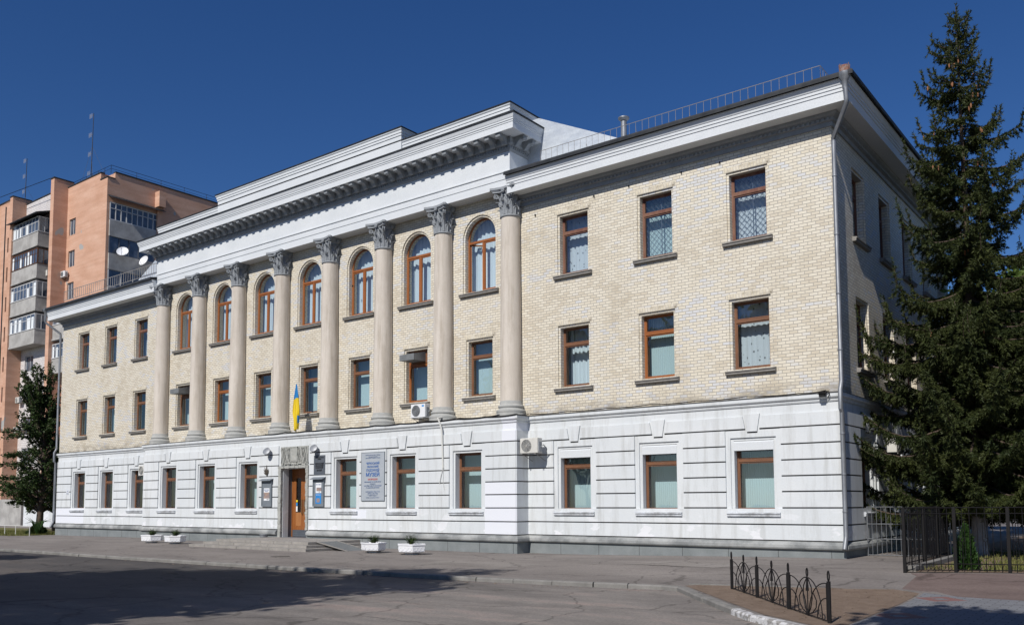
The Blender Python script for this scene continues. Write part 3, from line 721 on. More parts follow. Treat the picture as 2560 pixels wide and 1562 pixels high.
# concave abacus
def abac(r_c, dip, cut):
    pts = []
    for k in range(4):
        a = k*math.pi/2
        for i in range(-5, 6):
            t = i/5; y = t*(r_c-cut); x = r_c-dip*(1-t*t)
            pts.append((x*math.cos(a)-y*math.sin(a), x*math.sin(a)+y*math.cos(a)))
    return pts
mb.prism(abac(.53, .12, .06), 13.37, 13.43); mb.prism(abac(.56, .12, .06), 13.434, 13.47); mb.prism(abac(.60, .12, .06), 13.474, 13.56)
cap_me = mb.mesh('capital', M['stucco_gray'])
for i in range(8):
    c = link('column', shaft_me, MU, ((i-3.5)*SP, YC, 0)); link('column_base', base_me, c); link('capital', cap_me, c)

# windows -----------------------------------------------------------------------
def curtain_mesh(w_, h_, kind):
    nx = 60 if kind != 'blind' else 44; V = []; F = []
    amp = {'drape': .045, 'lace': .02, 'blind': .0}[kind]
    ph = random.uniform(0, 6)
    for j in range(2):
        for i in range(nx+1):
            x = -w_/2+w_*i/nx
            if kind == 'blind': y = .018*(i % 2)
            else: y = amp*math.sin(i*.9+ph+.6*math.sin(i*.31))*(1 if j == 0 else .6)
            V.append((x, y, h_ if j else 0))
    for i in range(nx): F.append((i, i+1, nx+2+i, nx+1+i))
    return V, F
WCACHE = {}
def window(w_, h_, style, curt, dep, parent, loc, rz=0, sash=.30, arch=False, open_=False, grille=False, sill=True, label=None, drop=0, gap=0):
    """origin: middle of the inner opening's bottom edge on the wall plane; x along the wall, y inwards"""
    key = (w_, h_, style, dep, arch, open_)
    fm = {'b': M['frame'], 'o': M['frame_orange'], 'r': M['frame_old']}[style]
    hw = w_/2
    if key not in WCACHE:
        mb = MB(); y0, y1 = dep, dep+.07; t = .06
        hz = h_ if not arch else h_-hw
        tz = hz-.13 if arch else h_*.72
        mb.box(-hw, -hw+t, y0, y1, 0, hz); mb.box(hw-t, hw, y0, y1, 0, hz); mb.box(-hw+t, hw-t, y0, y1, 0, .08)
        mb.box(-hw+t, hw-t, y0-.015, y1, tz-.045, tz+.045)
        if arch:
            N = 18
            for i in range(N):
                a, b = math.pi*i/N, math.pi*(i+1)/N
                q = [(r*math.cos(t_), hz+r*math.sin(t_)) for r, t_ in ((hw, a), (hw, b), (hw-t, b), (hw-t, a))]
                mb.prism(q, y0, y1, lambda p, q_, r: (p, r, q_))
            mb.box(-.05, .05, y0-.005, y1, .08, tz-.055)
            for sx in (-1, 1):
                a, b = (-hw+t, -.05) if sx < 0 else (.05, hw-t)
                if open_ and sx < 0: continue
                mb.box(a, a+.04, y0+.01, y1-.01, .08, tz-.055); mb.box(b-.04, b, y0+.01, y1-.01, .08, tz-.055)
                mb.box(a+.04, b-.04, y0+.01, y1-.01, .08, .13); mb.box(a+.04, b-.04, y0+.01, y1-.01, tz-.105, tz-.055)
        else:
            mb.box(-hw+t, hw-t, y0, y1, hz-t, hz)
            for za, zb in ((.08, tz-.055), (tz+.055, hz-t)):
                a, b = -hw+t, hw-t; e_ = .032
                mb.box(a, a+e_, y0+.012, y1-.01, za, zb); mb.box(b-e_, b, y0+.012, y1-.01, za, zb)
                mb.box(a+e_, b-e_, y0+.012, y1-.01, za, za+e_); mb.box(a+e_, b-e_, y0+.012, y1-.01, zb-e_, zb)
            # inner casement
            for x in (-hw, hw-.06): mb.box(x, x+.06, y0+.2, y0+.24, 0, hz)
            mb.box(-hw+.06, hw-.06, y0+.2, y0+.24, tz-.05, tz+.05)
        fme = mb.mesh('window', fm)
        mb = MB()
        if arch:
            N = 18; pts = [(-hw+t, .08), (hw-t, .08)]+[((hw-t)*math.cos(math.pi*i/N), hz+(hw-t)*math.sin(math.pi*i/N)) for i in range(N+1)]
            if open_: pts = [(-.0, .08)]+pts[1:]; pts = [(0, .08), (hw-t, .08)]+[p for p in pts[2:]][:-1]+[(-hw+t, tz), (0, tz)]
            mb.add([(p, y0+.035, q) for p, q in pts], [tuple(range(len(pts)))])
        else:
            mb.quad((-hw+t, y0+.035, .08), (hw-t, y0+.035, .08), (hw-t, y0+.035, hz-t), (-hw+t, y0+.035, hz-t))
        WCACHE[key] = (fme, mb.mesh('glass', M['glass']))
    fme, gme = WCACHE[key]
    o = link('window', fme, parent, loc, rz)
    if label: o['label'] = label
    link('glass', gme, o)
    if curt:
        kind = {'drape': 'drape', 'blind': 'blind', 'lace': 'lace', 'sheer': 'drape'}[curt]
        ww = w_+.35; hh = h_+.1-drop
        V, F = curtain_mesh(ww-gap, hh, kind); V = [(x+gap/2, y+dep+sash, z-.02) for x, y, z in V]
        me = bpy.data.meshes.new('curtain'); me.from_pydata(V, [], F); me.materials.append(M[{'drape': 'cloth', 'blind': 'blind', 'lace': 'lace', 'sheer': 'cloth'}[curt]])
        me.polygons.foreach_set('use_smooth', [kind != 'blind']*len(me.polygons))
        link('blind' if kind == 'blind' else 'curtain', me, o)
    if grille:
        mb = MB(); st = .155; y = dep+.14; x0, x1, z0, z1 = -hw+.08, hw-.05, .08, h_-.05
        for s in (-1, 1):
            c = -(x1-x0)-(z1-z0)
            for k in range(60):
                kk = c+k*st*1.35
                a = [];
                for x in (x0, x1):
                    z = z0+(x-x0 if s > 0 else x1-x)*1.15+kk
                    a.append((x, z))
                (xa, za), (xb, zb) = a
                def clip(xa, za, xb, zb):
                    pts = []
                    for zc in (z0, z1):
                        if (za-zc)*(zb-zc) < 0: pts.append((xa+(xb-xa)*(zc-za)/(zb-za), zc))
                    for x, z in ((xa, za), (xb, zb)):
                        if z0 <= z <= z1: pts.append((x, z))
                    return pts if len(pts) >= 2 else None
                p = clip(xa, za, xb, zb)
                if p and math.dist(p[0], p[1]) > .05: mb.tube([(p[0][0], y, p[0][1]), (p[1][0], y, p[1][1])], .007, 4)
        mb.tube([(.05, y, z0), (.05, y, z1)], .016, 4)
        mb.build('grille', M['galv'], o)
    if sill:
        mb = MB(); sw = w_/2+.21
        mb.sweep([(-sw, 0), (sw, 0)], [(-dep, .015), (.13, -.045), (.15, -.05), (.15, -.085), (.12, -.09), (.12, -.155), (.09, -.175), (-.02, -.175)]) if 'g' not in (label or '')[:0] else None
        mb.build('sill', SILLMAT[0], o)
    return o
SILLMAT = [None]
M['sill'] = simple('concrete_sill', (.30, .285, .26), (.19, .18, .17), 5, .9, bmp=.5)
M['sillw'] = simple('painted_sill', (.62, .65, .69), (.34, .35, .36), 2.5, .9, bmp=.5, lo=.42, hi=.6)
SILLMAT[0] = M['sill']
DU = .25
third = {0: 'sheer', 1: 'sheer', 2: 'lace', 10: 'lace', 11: 'blind', 12: 'lace'}
for i, c in enumerate(WC):
    if 3 <= i <= 9:
        window(1.58, 3.02, 'o', 'drape', DU, MU, (c, 0, 9.88), arch=True, sash=.38, open_=(i in (9,)), gap=.0)
    else:
        window(1.24, 2.22, 'r', third[i], DU, MU, (c, 0, 9.88), grille=(i in (11, 12)), sash=.42, label='window with a diamond grille behind its glass' if i in (11, 12) else None)
    k2 = {10: 'drape', 11: 'blind', 12: 'lace'}.get(i, 'blind')
    window(1.24, 2.22, 'b' if i not in (4, 8, 11) else 'o', k2, DU, MU, (c, 0, 5.66), sash=(.42, .38, .55, .40)[i % 4], gap=0)
mb = MB(); w_, h_ = .66, 1.98        # a casement standing ajar in the last arched window
mb.box(0, .045, 0, .05, 0, h_); mb.box(w_-.045, w_, 0, .05, 0, h_); mb.box(.045, w_-.045, 0, .05, 0, .05); mb.box(.045, w_-.045, 0, .05, h_-.05, h_)
cs_ = mb.build('casement', M['frame_orange'], MU, (10.5-.72, DU+.05, 9.97), rz=R(38)); mb = MB(); mb.quad((.045, .02, .05), (w_-.045, .02, .05), (w_-.045, .02, h_-.05), (.045, .02, h_-.05)); mb.build('glass', M['glass'], cs_)
SILLMAT[0] = M['sillw']
for i, c in enumerate(WC):
    if i == 6: continue
    y = YP if 3 <= i <= 9 else -.02
    window(1.32, 2.24, 'b', 'blind', .30, MU, (c, y, GZ0), sash=(.55, .66, .6)[i % 3] if i >= 10 else .55)
    if i >= 10:      # roller-shutter boxes over the three right-hand windows
        mb = MB(); mb.prism([(.0, 0), (.20, .0), (.20, .30), (.03, .30), (.0, .26)], -.66, .66, lambda p, q, r: (r, p, q)); mb.box(-.66, -.645, .01, .2, -1.9, 0); mb.box(.645, .66, .01, .2, -1.9, 0)
        mb.build('shutter_box', M['entab_white'], MU, (c, y+.035, 3.055))
SILLMAT[0] = M['sill']
for c in SIDE:
    for z in (5.66, 9.88): window(1.24, 2.22, 'r', 'sheer', DU, MU, (XC, c, z), rz=math.pi/2, sash=.42)
SILLMAT[0] = M['sillw']
for c in SIDE: window(1.32, 2.24, 'b', 'blind', .30, MU, (XC+.02, c, GZ0), rz=math.pi/2, sash=.42)

# door ------------------------------------------------------------------------------
DZ = -.115
mb = MB()       # rough stone surround and jambs
def rough_strip(mb, x0, x1, y0, y1, z0, z1, n, vertical=True):
    L = (z1-z0) if vertical else (x1-x0)
    for i in range(n):
        a, b = i/n, (i+1)/n; j = random.uniform(-.02, .02); k = random.uniform(-.02, .02)
        if vertical: mb.box(x0+j, x1+k*.5, y0+random.uniform(-.025, .0), y1, z0+L*a, z0+L*b-.004)
        else: mb.box(x0+L*a, x0+L*b-.004, y0+random.uniform(-.025, 0), y1, z0+j*.5, z1+k)
rough_strip(mb, -1.05, -.86, YP-.07, YP+.02, DZ, 3.06, 26); rough_strip(mb, .92, 1.09, YP-.07, YP+.02, .24, 3.06, 24)
rough_strip(mb, -1.07, 1.10, YP-.09, YP+.02, 3.06, 3.18, 16, False)
mb.build('door_surround', M['relief'], MU)
mb = MB(); mb.box(-.90, -.86, YP+.0, -.12, DZ, 3.13); mb.box(.90, .94, YP, -.12, DZ, 3.13); mb.box(-.9, .94, YP, -.12, 3.09, 3.13); mb.box(-.9, .94, YP-.1, 0.3, DZ-.1, DZ)
mb.build('door_jamb', M['jamb'], MU)
mb = MB()       # carved panel over the door
mb.box(-.93, 1.02, YP-.035, YP+.01, 3.20, 4.06)
rr = random.Random(11)
for k in range(34):
    x = -.88+1.85*k/33
    if -.2 < x < .34: continue
    pts = []
    for i in range(7):
        t = i/6; pts.append((x+.05*math.sin(3.5*t+k)+rr.uniform(-.015, .015), YP-.045-rr.uniform(0, .03), 3.30+.72*t*rr.uniform(.95, 1.02)))
    mb.tube(pts, [rr.uniform(.014, .032) for _ in pts], 5)
for k in range(26):
    x = rr.uniform(-.86, .96); mb.lathe([(0, 0), (.05, .01), (.04, .05), (0, .07)], 6, (x, YP-.05)); 
    for v_ in range(len(mb.v)-24, len(mb.v)): mb.v[v_] = (mb.v[v_][0], mb.v[v_][1], mb.v[v_][2]+3.24+rr.uniform(0, .002))
mb.box(-.14, .28, YP-.09, YP-.03, 3.40, 4.0); mb.box(-.18, -.14, YP-.10, YP-.03, 3.36, 4.03); mb.box(.28, .32, YP-.10, YP-.03, 3.36, 4.03); mb.box(-.18, .32, YP-.105, YP-.03, 4.0, 4.04); mb.box(-.18, .32, YP-.105, YP-.03, 3.34, 3.38); mb.box(-.12, .26, YP-.08, YP-.03, 3.22, 3.32)
mb.build('carved_panel', M['relief'], MU)
DY = -.15
mb = MB(); mb.box(-.86, -.80, DY-.02, DY+.06, DZ, 3.09); mb.box(.84, .90, DY-.02, DY+.06, DZ, 3.09); mb.box(-.80, .84, DY-.02, DY+.06, 2.78, 3.09)
mb.build('door_frame', M['wood'], MU)
for s, (a, b) in ((-1, (-.80, .018)), (1, (.022, .84))):
    mb = MB(); g0, g1 = (a+.22, b-.24) if s < 0 else (a+.24, b-.20)
    if s > 0: g0, g1 = a+.22, b-.14
    mb.mi = 0
    mb.box(a, g0, DY, DY+.045, DZ+.33, 2.77); mb.box(g1, b, DY, DY+.045, DZ+.33, 2.77)
    mb.box(g0, g1, DY, DY+.045, 2.62, 2.77); mb.mi = 1; mb.box(g0, g1, DY, DY+.045, .40, 1.02); mb.mi = 0; mb.box(g0, g1, DY, DY+.045, DZ+.33, .396)
    mb.mi = 2; mb.box(a, b, DY-.004, DY+.045, DZ+.02, DZ+.328)
    for z in (.02, .1, .17): mb.box(a+.01, b-.01, DY-.012, DY-.004, z, z+.02)
    d = mb.build('door', [M['wood'], M['wood_light'], M['signdark']], MU)
    mb = MB(); mb.quad((g0, DY+.025, 1.02), (g1, DY+.025, 1.02), (g1, DY+.025, 2.62), (g0, DY+.025, 2.62)); mb.build('glass', M['glass'], d)
    mb = MB(); x = b-.09 if s < 0 else a+.09
    mb.tube([(x, DY, 1.62), (x, DY-.08, 1.60), (x, DY-.08, .95), (x, DY, .93)], .02, 8); mb.build('handle', M['brass'], d)
    if s < 0:
        mb = MB(); mb.box(g0+.01, g0+.12, DY-.004, DY, 1.50, 1.60); mb.build('sticker', M['fl_yellow'], d)
        mb = MB(); mb.box(g0+.01, g0+.12, DY-.004, DY, 1.34, 1.47); mb.build('sticker', M['paperblue'], d)
        mb = MB(); mb.box(g0+.01, g0+.12, DY-.004, DY, 1.06, 1.31); mb.build('sticker', M['paper'], d)

# downpipes, railings, vent, cables ----------------------------------------------------
def downpipe(sx):
    mb = MB(); x = sx*(XC+.10) if sx > 0 else -(XC+.10); r = .068
    xo = sx*(XC+.70); y = -.10
    pts = [(xo, -.83, 13.84), (xo+sx*.02, -.83, 13.2), (xo+sx*.02, -.80, 13.1), (x, y-.04, 12.40), (x, y-.02, 12.3), (x, y-.02, 5.0), (x, y-.05, 4.92), (x, -.26, 4.72), (x, -.26, 4.15), (x, -.16, 4.05), (x, -.16, .42), (x, -.20, .3), (x, -.34, .02)]
    mb.tube(pts, [r*1.1, r*1.05]+[r]*11, 12)
    for z in (11.2, 9.4, 7.6, 5.9): mb.lathe([(r*1.14, z), (r*1.22, z+.02), (r*1.14, z+.05)], 12, (x, y-.02))
    for z in (3.4, 2.2, 1.1): mb.lathe([(r*1.14, z), (r*1.22, z+.02), (r*1.14, z+.05)], 12, (x, -.16))
    o = mb.build('downpipe', M['galv'], MU, smooth=True)
    mb = MB(); mb.lathe([(.075, 13.5), (.10, 13.75), (.185, 13.86), (.19, 13.98)], 14, (xo, -.83)); mb.build('hopper', M['galv'], o, smooth=True)
    return xo
xo = downpipe(1); downpipe(-1)
mb = MB(); mb.lathe([(.15, 13.93), (.165, 14.0), (.15, 14.12), (.11, 14.2), (.06, 14.22)], 10, (xo, -.83))
for i in range(14):
    a = i*.45; mb.tube([(xo+.13*math.cos(a), -.83+.13*math.sin(a), 14.0), (xo+.15*math.cos(a), -.83+.15*math.sin(a), 14.2+.04*math.sin(i*5))], .014, 4)
mb.build('hopper_guard', M['rust'], MU)
def roof_rail(path, h, z0, t=1.0):
    mb = MB()
    for a, b in zip(path[:-1], path[1:]):
        L = math.dist(a, b); n = max(1, round(L/.26))
        for zz in (0.03, h): mb.tube([(a[0], a[1], z0+zz), (b[0], b[1], z0+zz)], (.011 if zz > .1 else .009)*t, 5)
        for i in range(n+1):
            x, y = a[0]+(b[0]-a[0])*i/n, a[1]+(b[1]-a[1])*i/n
            mb.tube([(x, y, z0-.0), (x, y, z0+h)], .0075*t, 4)
            if i % 8 == 0: mb.tube([(x, y, z0+h*.55), (x, y+.22, z0)], .008, 4); mb.tube([(x, y, z0-.25), (x, y, z0)], .012, 4)
    return mb.build('roof_railing', M['railing'], MU)
roof_rail([(13.4, .2), (24.14, .2), (24.14, 14.5)], .55, 14.40)
roof_rail([(-13.4, .2), (-25.0, .2)], .62, 14.66, 1.9)
mb = MB(); mb.lathe([(.11, 14.3), (.11, 15.45)], 14, (16.7, .9)); mb.lathe([(.12, 15.48), (.21, 15.56), (.21, 15.60), (.02, 15.68)], 14, (16.7, .9)); mb.tube([(16.62, .9, 15.4), (16.62, .9, 15.5)], .01, 4); mb.tube([(16.78, .9, 15.4), (16.78, .9, 15.5)], .01, 4)
mb.build('vent_pipe', M['galv'], MU, smooth=True)
mb = MB(); rr = random.Random(5)
def cable(pts, sag, r, n=10):
    out = []
    for a, b in zip(pts[:-1], pts[1:]):
        for i in range(n):
            t = i/n; out.append(tuple(a[k]+(b[k]-a[k])*t-(sag*4*t*(1-t) if k == 2 else 0) for k in range(3)))
    mb.tube(out+[pts[-1]], r, 5)
xs = list(np.arange(XP+.2, XC-.2, 1.7)); cable([(x, -.165, 4.73+rr.uniform(-.015, .02)) for x in xs]+[(XC-.35, -.165, 4.74)], .03, .016)
xs = list(np.arange(-2.0, XP+.2, 1.5)); cable([(x, YP-.15, 4.71+rr.uniform(-.02, .02)) for x in xs]+[(XP+.15, -.2, 4.74)], .035, .018)
cable([(7.9, YP-.12, 4.70), (10.2, YP-.14, 4.72), (12.2, YP-.13, 4.72)], .05, .022)
mb.build('facade_cable', M['black'], MU)
mb = MB()
for x, z in ((13.3, 12.35), (15.95, 12.5), (18.0-.6, 12.55), (19.45, 12.55), (20.85, 12.55), (3.05, 11.2), (5.45, 9.4), (8.4, 7.3), (1.4, 7.2)):
    mb.box(x-.015, x+.015, -.06, .0, z, z+.07)
mb.build('wall_hook', M['black'], MU)
# black lamp and bracket at the corner
LA = empty('security_lamp', 'black security lamp on the string course beside the right corner downpipe', 'lamp', (XC-.42, -.15, 4.62))
mb = MB(); mb.box(-.10, .06, -.16, -.02, -.06, .08); mb.prism([(-.16, .0), (.06, .09), (.06, .12), (-.19, .02)], -.13, .10, lambda p, q, r: (r, p, q)); mb.build('housing', M['black'], LA)
mb = MB(); mb.tube([(.06, -.05, .03), (.17, -.06, .09), (.19, -.06, .0), (.12, .0, -.1)], .014, 5); mb.tube([(0, .02, -.02), (0, -.05, -.02)], .02, 5); mb.build('bracket', M['black'], LA)

# ------------------------------------------------------------------ entrance steps, ramp
ST = empty('entrance_steps', 'three broad granite steps in front of the museum door', 'steps', (1.4, -2.6, G(1, -2.6)))
def slabs(x0, x1, y0, y1, z0, z1, mbx):
    n = max(2, round((x1-x0)/1.1)); xs = [x0+(x1-x0)*i/n+(0 if i in (0, n) else random.uniform(-.12, .12)) for i in range(n+1)]
    for a, b in zip(xs[:-1], xs[1:]): mbx.box(a-1.4+.010, b-1.4-.010, y0+2.6+random.uniform(0, .008), y0+2.6+.42, z0, z1)
    mbx.box(x0-1.4+.01, x1-1.4-.01, y0+2.6+.43, y1+2.6, z0, z1-.004)
    k = round((y1-y0-.4)/.9)
zg = ST.location.z
for (x0, x1, y0, a, b) in ((-2.6, 5.4, -4.4, -.08, .108), (-2.15, 4.95, -4.0, .11, .218), (-1.75, 4.55, -3.6, .22, .325)):
    mb = MB(); slabs(x0, x1, y0, YP-.06, a, b, mb); mb.build('step', M['step'], ST)
mb = MB(); mb.prism([(4.56, -.118), (6.35, -.44), (6.35, -.455), (4.56, -.16)], -3.15, -2.1, lambda p, q, r: (p, r, q))
RA = tag(mb.build('access_ramp', simple('ramp_plate', (.15, .16, .165), (.20, .21, .215), 20, .5, metal=.4, bmp=.5)), 'small grey metal ramp leaning on the right end of the entrance steps', 'ramp')
mb = MB()
for y in (-3.17, -2.12): mb.prism([(4.50, -.09), (6.40, -.425), (6.40, -.455), (4.50, -.13)], y, y+.05, lambda p, q, r: (p, r, q))
mb.build('ramp_edge', M['railing'], RA)
mb = MB(); mb.lathe([(.16, G(-1.5, -1.2)+.3), (.17, G(-1.5, -1.2)+.34), (.17, -.0)], 14, (-1.5, -1.25)); mb.lathe([(.19, -.01), (.19, .03), (.03, .04)], 14, (-1.5, -1.25))
tag(mb.build('waste_urn', M['galv']), 'low round grey metal urn on the left end of the steps', 'urn')

# ------------------------------------------------------------------ writing
def text(s, size, mat_, parent, loc, rz=0, align='CENTER', depth=.003, sx=1, name='lettering', bold=0):
    cu = bpy.data.curves.new('t', 'FONT'); cu.body = s; cu.size = size; cu.align_x = align; cu.align_y = 'CENTER'; cu.extrude = depth; cu.offset = bold
    cu.resolution_u = 3; cu.space_line = 1.05
    tmp = bpy.data.objects.new('t', cu); COL.objects.link(tmp); bpy.context.view_layer.update()
    me = bpy.data.meshes.new_from_object(tmp.evaluated_get(bpy.context.evaluated_depsgraph_get()))
    bpy.data.objects.remove(tmp)
    me.transform(Matrix.Diagonal((sx, 1, 1, 1))); me.transform(Matrix.Rotation(math.pi/2, 4, 'X'))
    me.materials.clear(); me.materials.append(mat_)
    return link(name, me, parent, loc, rz)

SG = empty('museum_sign', 'tall grey board with blue Cyrillic museum lettering and one red line', 'sign', (5.32, YP-.06, 1.55))
mb = MB(); mb.box(-.69, .69, -.03, .0, 0, 2.02); mb.box(-.60, .60, .0, .03, .1, .16); mb.box(-.60, .60, 0, .03, 1.8, 1.86); mb.build('board', M['signgray'], SG)
mb = MB(); mb.box(-.71, .71, -.036, .004, -.02, .0); mb.box(-.71, .71, -.036, .004, 2.02, 2.04); mb.box(-.71, -.69, -.036, .004, 0, 2.02); mb.box(.69, .71, -.036, .004, 0, 2.02); mb.build('rim', M['boxgray'], SG)
yy = -.034
for s, sz, z, mt, sx, bo in (('УПРАВЛІННЯ КУЛЬТУРИ І ТУРИЗМУ', .05, 1.91, 'signtext2', 1.0, 0), ('ЧЕРКАСЬКОЇ ОБЛАСНОЇ', .045, 1.84, 'signtext2', 1.0, 0), ('ДЕРЖАВНОЇ АДМІНІСТРАЦІЇ', .05, 1.79, 'signtext2', 1.2, 0),
        ('ЧЕРКАСЬКИЙ', .125, 1.56, 'signblue', .95, .003), ('ОБЛАСНИЙ', .115, 1.42, 'signblue', 1.05, .003), ('ХУДОЖНІЙ', .14, 1.27, 'signblue', 1.0, .004), ('МУЗЕЙ', .215, 1.08, 'signblue', 1.12, .007),
        ('ЗАПРОШУЄ', .10, .885, 'signred', 1.05, .002), ('мешканців та гостей міста', .075, .785, 'signtext2', 1.05, .001), ('оглянути', .07, .70, 'signtext2', 1.1, .001), ('постійно діючі експозиції', .075, .62, 'signtext2', 1.15, .001), ('та художні виставки', .075, .54, 'signtext2', 1.1, .001),
        ('музей працює з 10 до 17 год', .06, .37, 'signtext2', 1.05, .001), ('субота з 11 до 18 год', .06, .31, 'signtext2', 1.0, .001), ('каса закривається о 16.30', .045, .245, 'signtext2', 1.1, 0), ('вихідний - понеділок', .045, .20, 'signtext2', 1.0, 0), ('телефон для довідок 45-42-31', .055, .12, 'signtext2', 1.05, 0)):
    text(s, sz, M[mt], SG, (0, yy, z), sx=sx, bold=bo)
PL = empty('museum_plaque', 'small dark grey wall plaque with raised lettering right of the door', 'plaque', (1.86, YP-.055, 2.70))
mb = MB(); mb.box(-.38, .38, -.02, .0, 0, .88); mb.box(-.3, .3, 0, .03, .1, .75); mb.build('plate', M['signdark'], PL)
for s, sz, z, sx in (('УПРАВЛІННЯ КУЛЬТУРИ', .05, .77, .95), ('І ТУРИЗМУ', .045, .70, 1), ('ЧЕРКАСЬКИЙ', .088, .50, 1), ('ОБЛАСНИЙ', .088, .41, 1.1), ('ХУДОЖНІЙ', .088, .32, 1.05), ('МУЗЕЙ', .10, .20, 1.0)):
    text(s, sz, M['black'], PL, (0, -.022, z), sx=sx, bold=.003)
def notice(x, label, posters):
    N = empty('notice_case', label, 'notice board', (x, YP-.045, 1.30), 'notice cases beside the door')
    mb = MB(); mb.box(-.37, .37, -.07, -.02, 0, 1.20); mb.box(-.34, .34, -.02, .02, .04, 1.16); mb.build('case', M['boxgray'], N)
    mb = MB(); mb.box(-.37, .37, -.095, -.07, 0, .05); mb.box(-.37, .37, -.095, -.07, 1.15, 1.2); mb.box(-.37, -.33, -.095, -.07, .05, 1.15); mb.box(.33, .37, -.095, -.07, .05, 1.15); mb.build('rim', M['boxgray'], N)
    mb = MB(); mb.prism([(.03, 1.30), (-.22, 1.20), (-.22, 1.225), (.03, 1.33)], -.43, .43, lambda p, q, r: (r, p, q)); mb.build('hood', M['boxgray'], N)
    for x0, x1, z0, z1, mt in posters:
        mb = MB(); q = {'paper': .004, 'paperblue': .004}.get(mt, .008); mb.box(x0, x1, -.07-q, -.069, z0, z1); mb.build('poster' if q == .004 else 'poster_picture', M[mt], N)
    return N
n1 = notice(-1.86, 'grey notice case left of the door with one white poster', [(-.20, .22, .28, .86, 'paper'), (-.20, .22, .38, .66, 'photo')])
text('ВИСТАВКА', .07, M['signblue'], n1, (.01, -.076, .78)); text('ЖИВОПИС', .05, M['signblue'], n1, (.01, -.076, .71)); text('08.2012', .05, M['black'], n1, (.1, -.076, .33))
n2 = notice(1.86, 'grey notice case right of the door with a white and a blue poster', [(-.18, .2, .60, 1.05, 'paper'), (-.12, .2, .68, .84, 'photo'), (-.18, .2, .12, .58, 'paperblue'), (-.1, .1, .18, .36, 'photo')])
text('ВИСТАВКА', .06, M['signblue'], n2, (.01, -.076, .97)); text('ТВОРЧІСТЬ', .055, M['paper'], n2, (.01, -.076, .51)); text('10-17', .045, M['black'], n2, (.08, -.076, .64))
mb = MB(); mb.box(0, .30, -.02, 0, 0, .30); HN = tag(mb.build('house_number_plate', M['paper'], None, (-23.15, -.075, 2.07)), 'small white house number plate on the left wing corner', 'number plate')
mb = MB(); mb.box(.015, .285, -.023, -.02, .015, .028); mb.box(.015, .285, -.023, -.02, .272, .285); mb.build('border', M['signtext2'], HN)
text('259', .13, M['signtext2'], HN, (.15, -.024, .17)); text('вул. Хрещатик', .04, M['signtext2'], HN, (.15, -.024, .07))
# emblem: five folded metal blades meeting at the foot
mb = MB()
for k, (a, l, w_) in enumerate(((-.95, .34, .05), (-.66, .42, .05), (-.38, .46, .055), (.0, .52, .06), (.42, .36, .10))):
    tx, tz = l*math.sin(a), l*math.cos(a); nx, nz = math.cos(a)*w_, -math.sin(a)*w_
    mb.prism([(.03, -.22), (tx*.6-nx*.5, -.22+tz*.6-nz*.5), (tx, -.22+tz), (tx*.6+nx*.6, -.22+tz*.6+nz*.6)], -.03-.012*k, -.008-.012*k, lambda p, q, r: (p, r, q))
tag(mb.build('wall_emblem', simple('bronze_emblem', (.09, .075, .06), (.16, .13, .10), 8, .5, metal=.5, bmp=0), None, (-1.93, YP-.03, 2.95)), 'fan-shaped dark bronze emblem above the left notice case', 'emblem')
for x, lb in ((-1.72, 'round metal floodlight on the wall left of the carved door panel'), (1.67, 'round metal floodlight on the wall right of the carved door panel')):
    L = empty('floodlight', lb, 'floodlight', (x, YP-.04, 3.80), 'floodlights beside the carved panel')
    mb = MB(); mb.lathe([(.05, .0), (.13, .04), (.17, .10), (.175, .2)], 20); mb.lathe([(.175, .2), (.185, .21), (.16, .22)], 20)
    me = mb.mesh('lamp_body', M['galv'], True); me.transform(Matrix.Rotation(R(62), 4, 'X')); me.transform(Matrix.Rotation(R(18), 4, 'Z')); link('lamp_body', me, L, (0, -.10, .0))
    mb = MB(); mb.lathe([(.0, .17), (.12, .195), (.158, .205)], 20, cap=False); me = mb.mesh('lamp_glass', M['dish'], True); me.transform(Matrix.Rotation(R(62), 4, 'X')); me.transform(Matrix.Rotation(R(18), 4, 'Z')); link('lamp_glass', me, L, (0, -.10, 0))
    mb = MB(); mb.box(-.03, .03, -.12, 0, -.20, -.16); mb.box(-.015, .015, -.12, -.09, -.18, -.02); mb.build('bracket', M['stucco_gray'], L)
# white drain hose
mb = MB(); mb.tube([(9.05, -.40, 4.9), (9.12, YP-.20, 4.78), (9.2, YP-.16, 4.6), (9.27, YP-.12, 4.3), (9.31, YP-.08, 2.8)], .036, 8)
dh = tag(mb.build('drain_hose', M['whitemetal']), 'thin white plastic drain hose running down the white wall between two columns', 'hose')
mb = MB(); mb.tube([(9.31, YP-.08, 2.82), (9.2, YP-.09, 2.5), (9.12, YP-.08, 2.2)], .014, 5); mb.tube([(9.33, YP-.08, 2.8), (9.30, YP-.08, 2.3), (9.36, YP-.07, 1.95)], .008, 5); mb.build('hose_end', M['whitemetal'], dh)

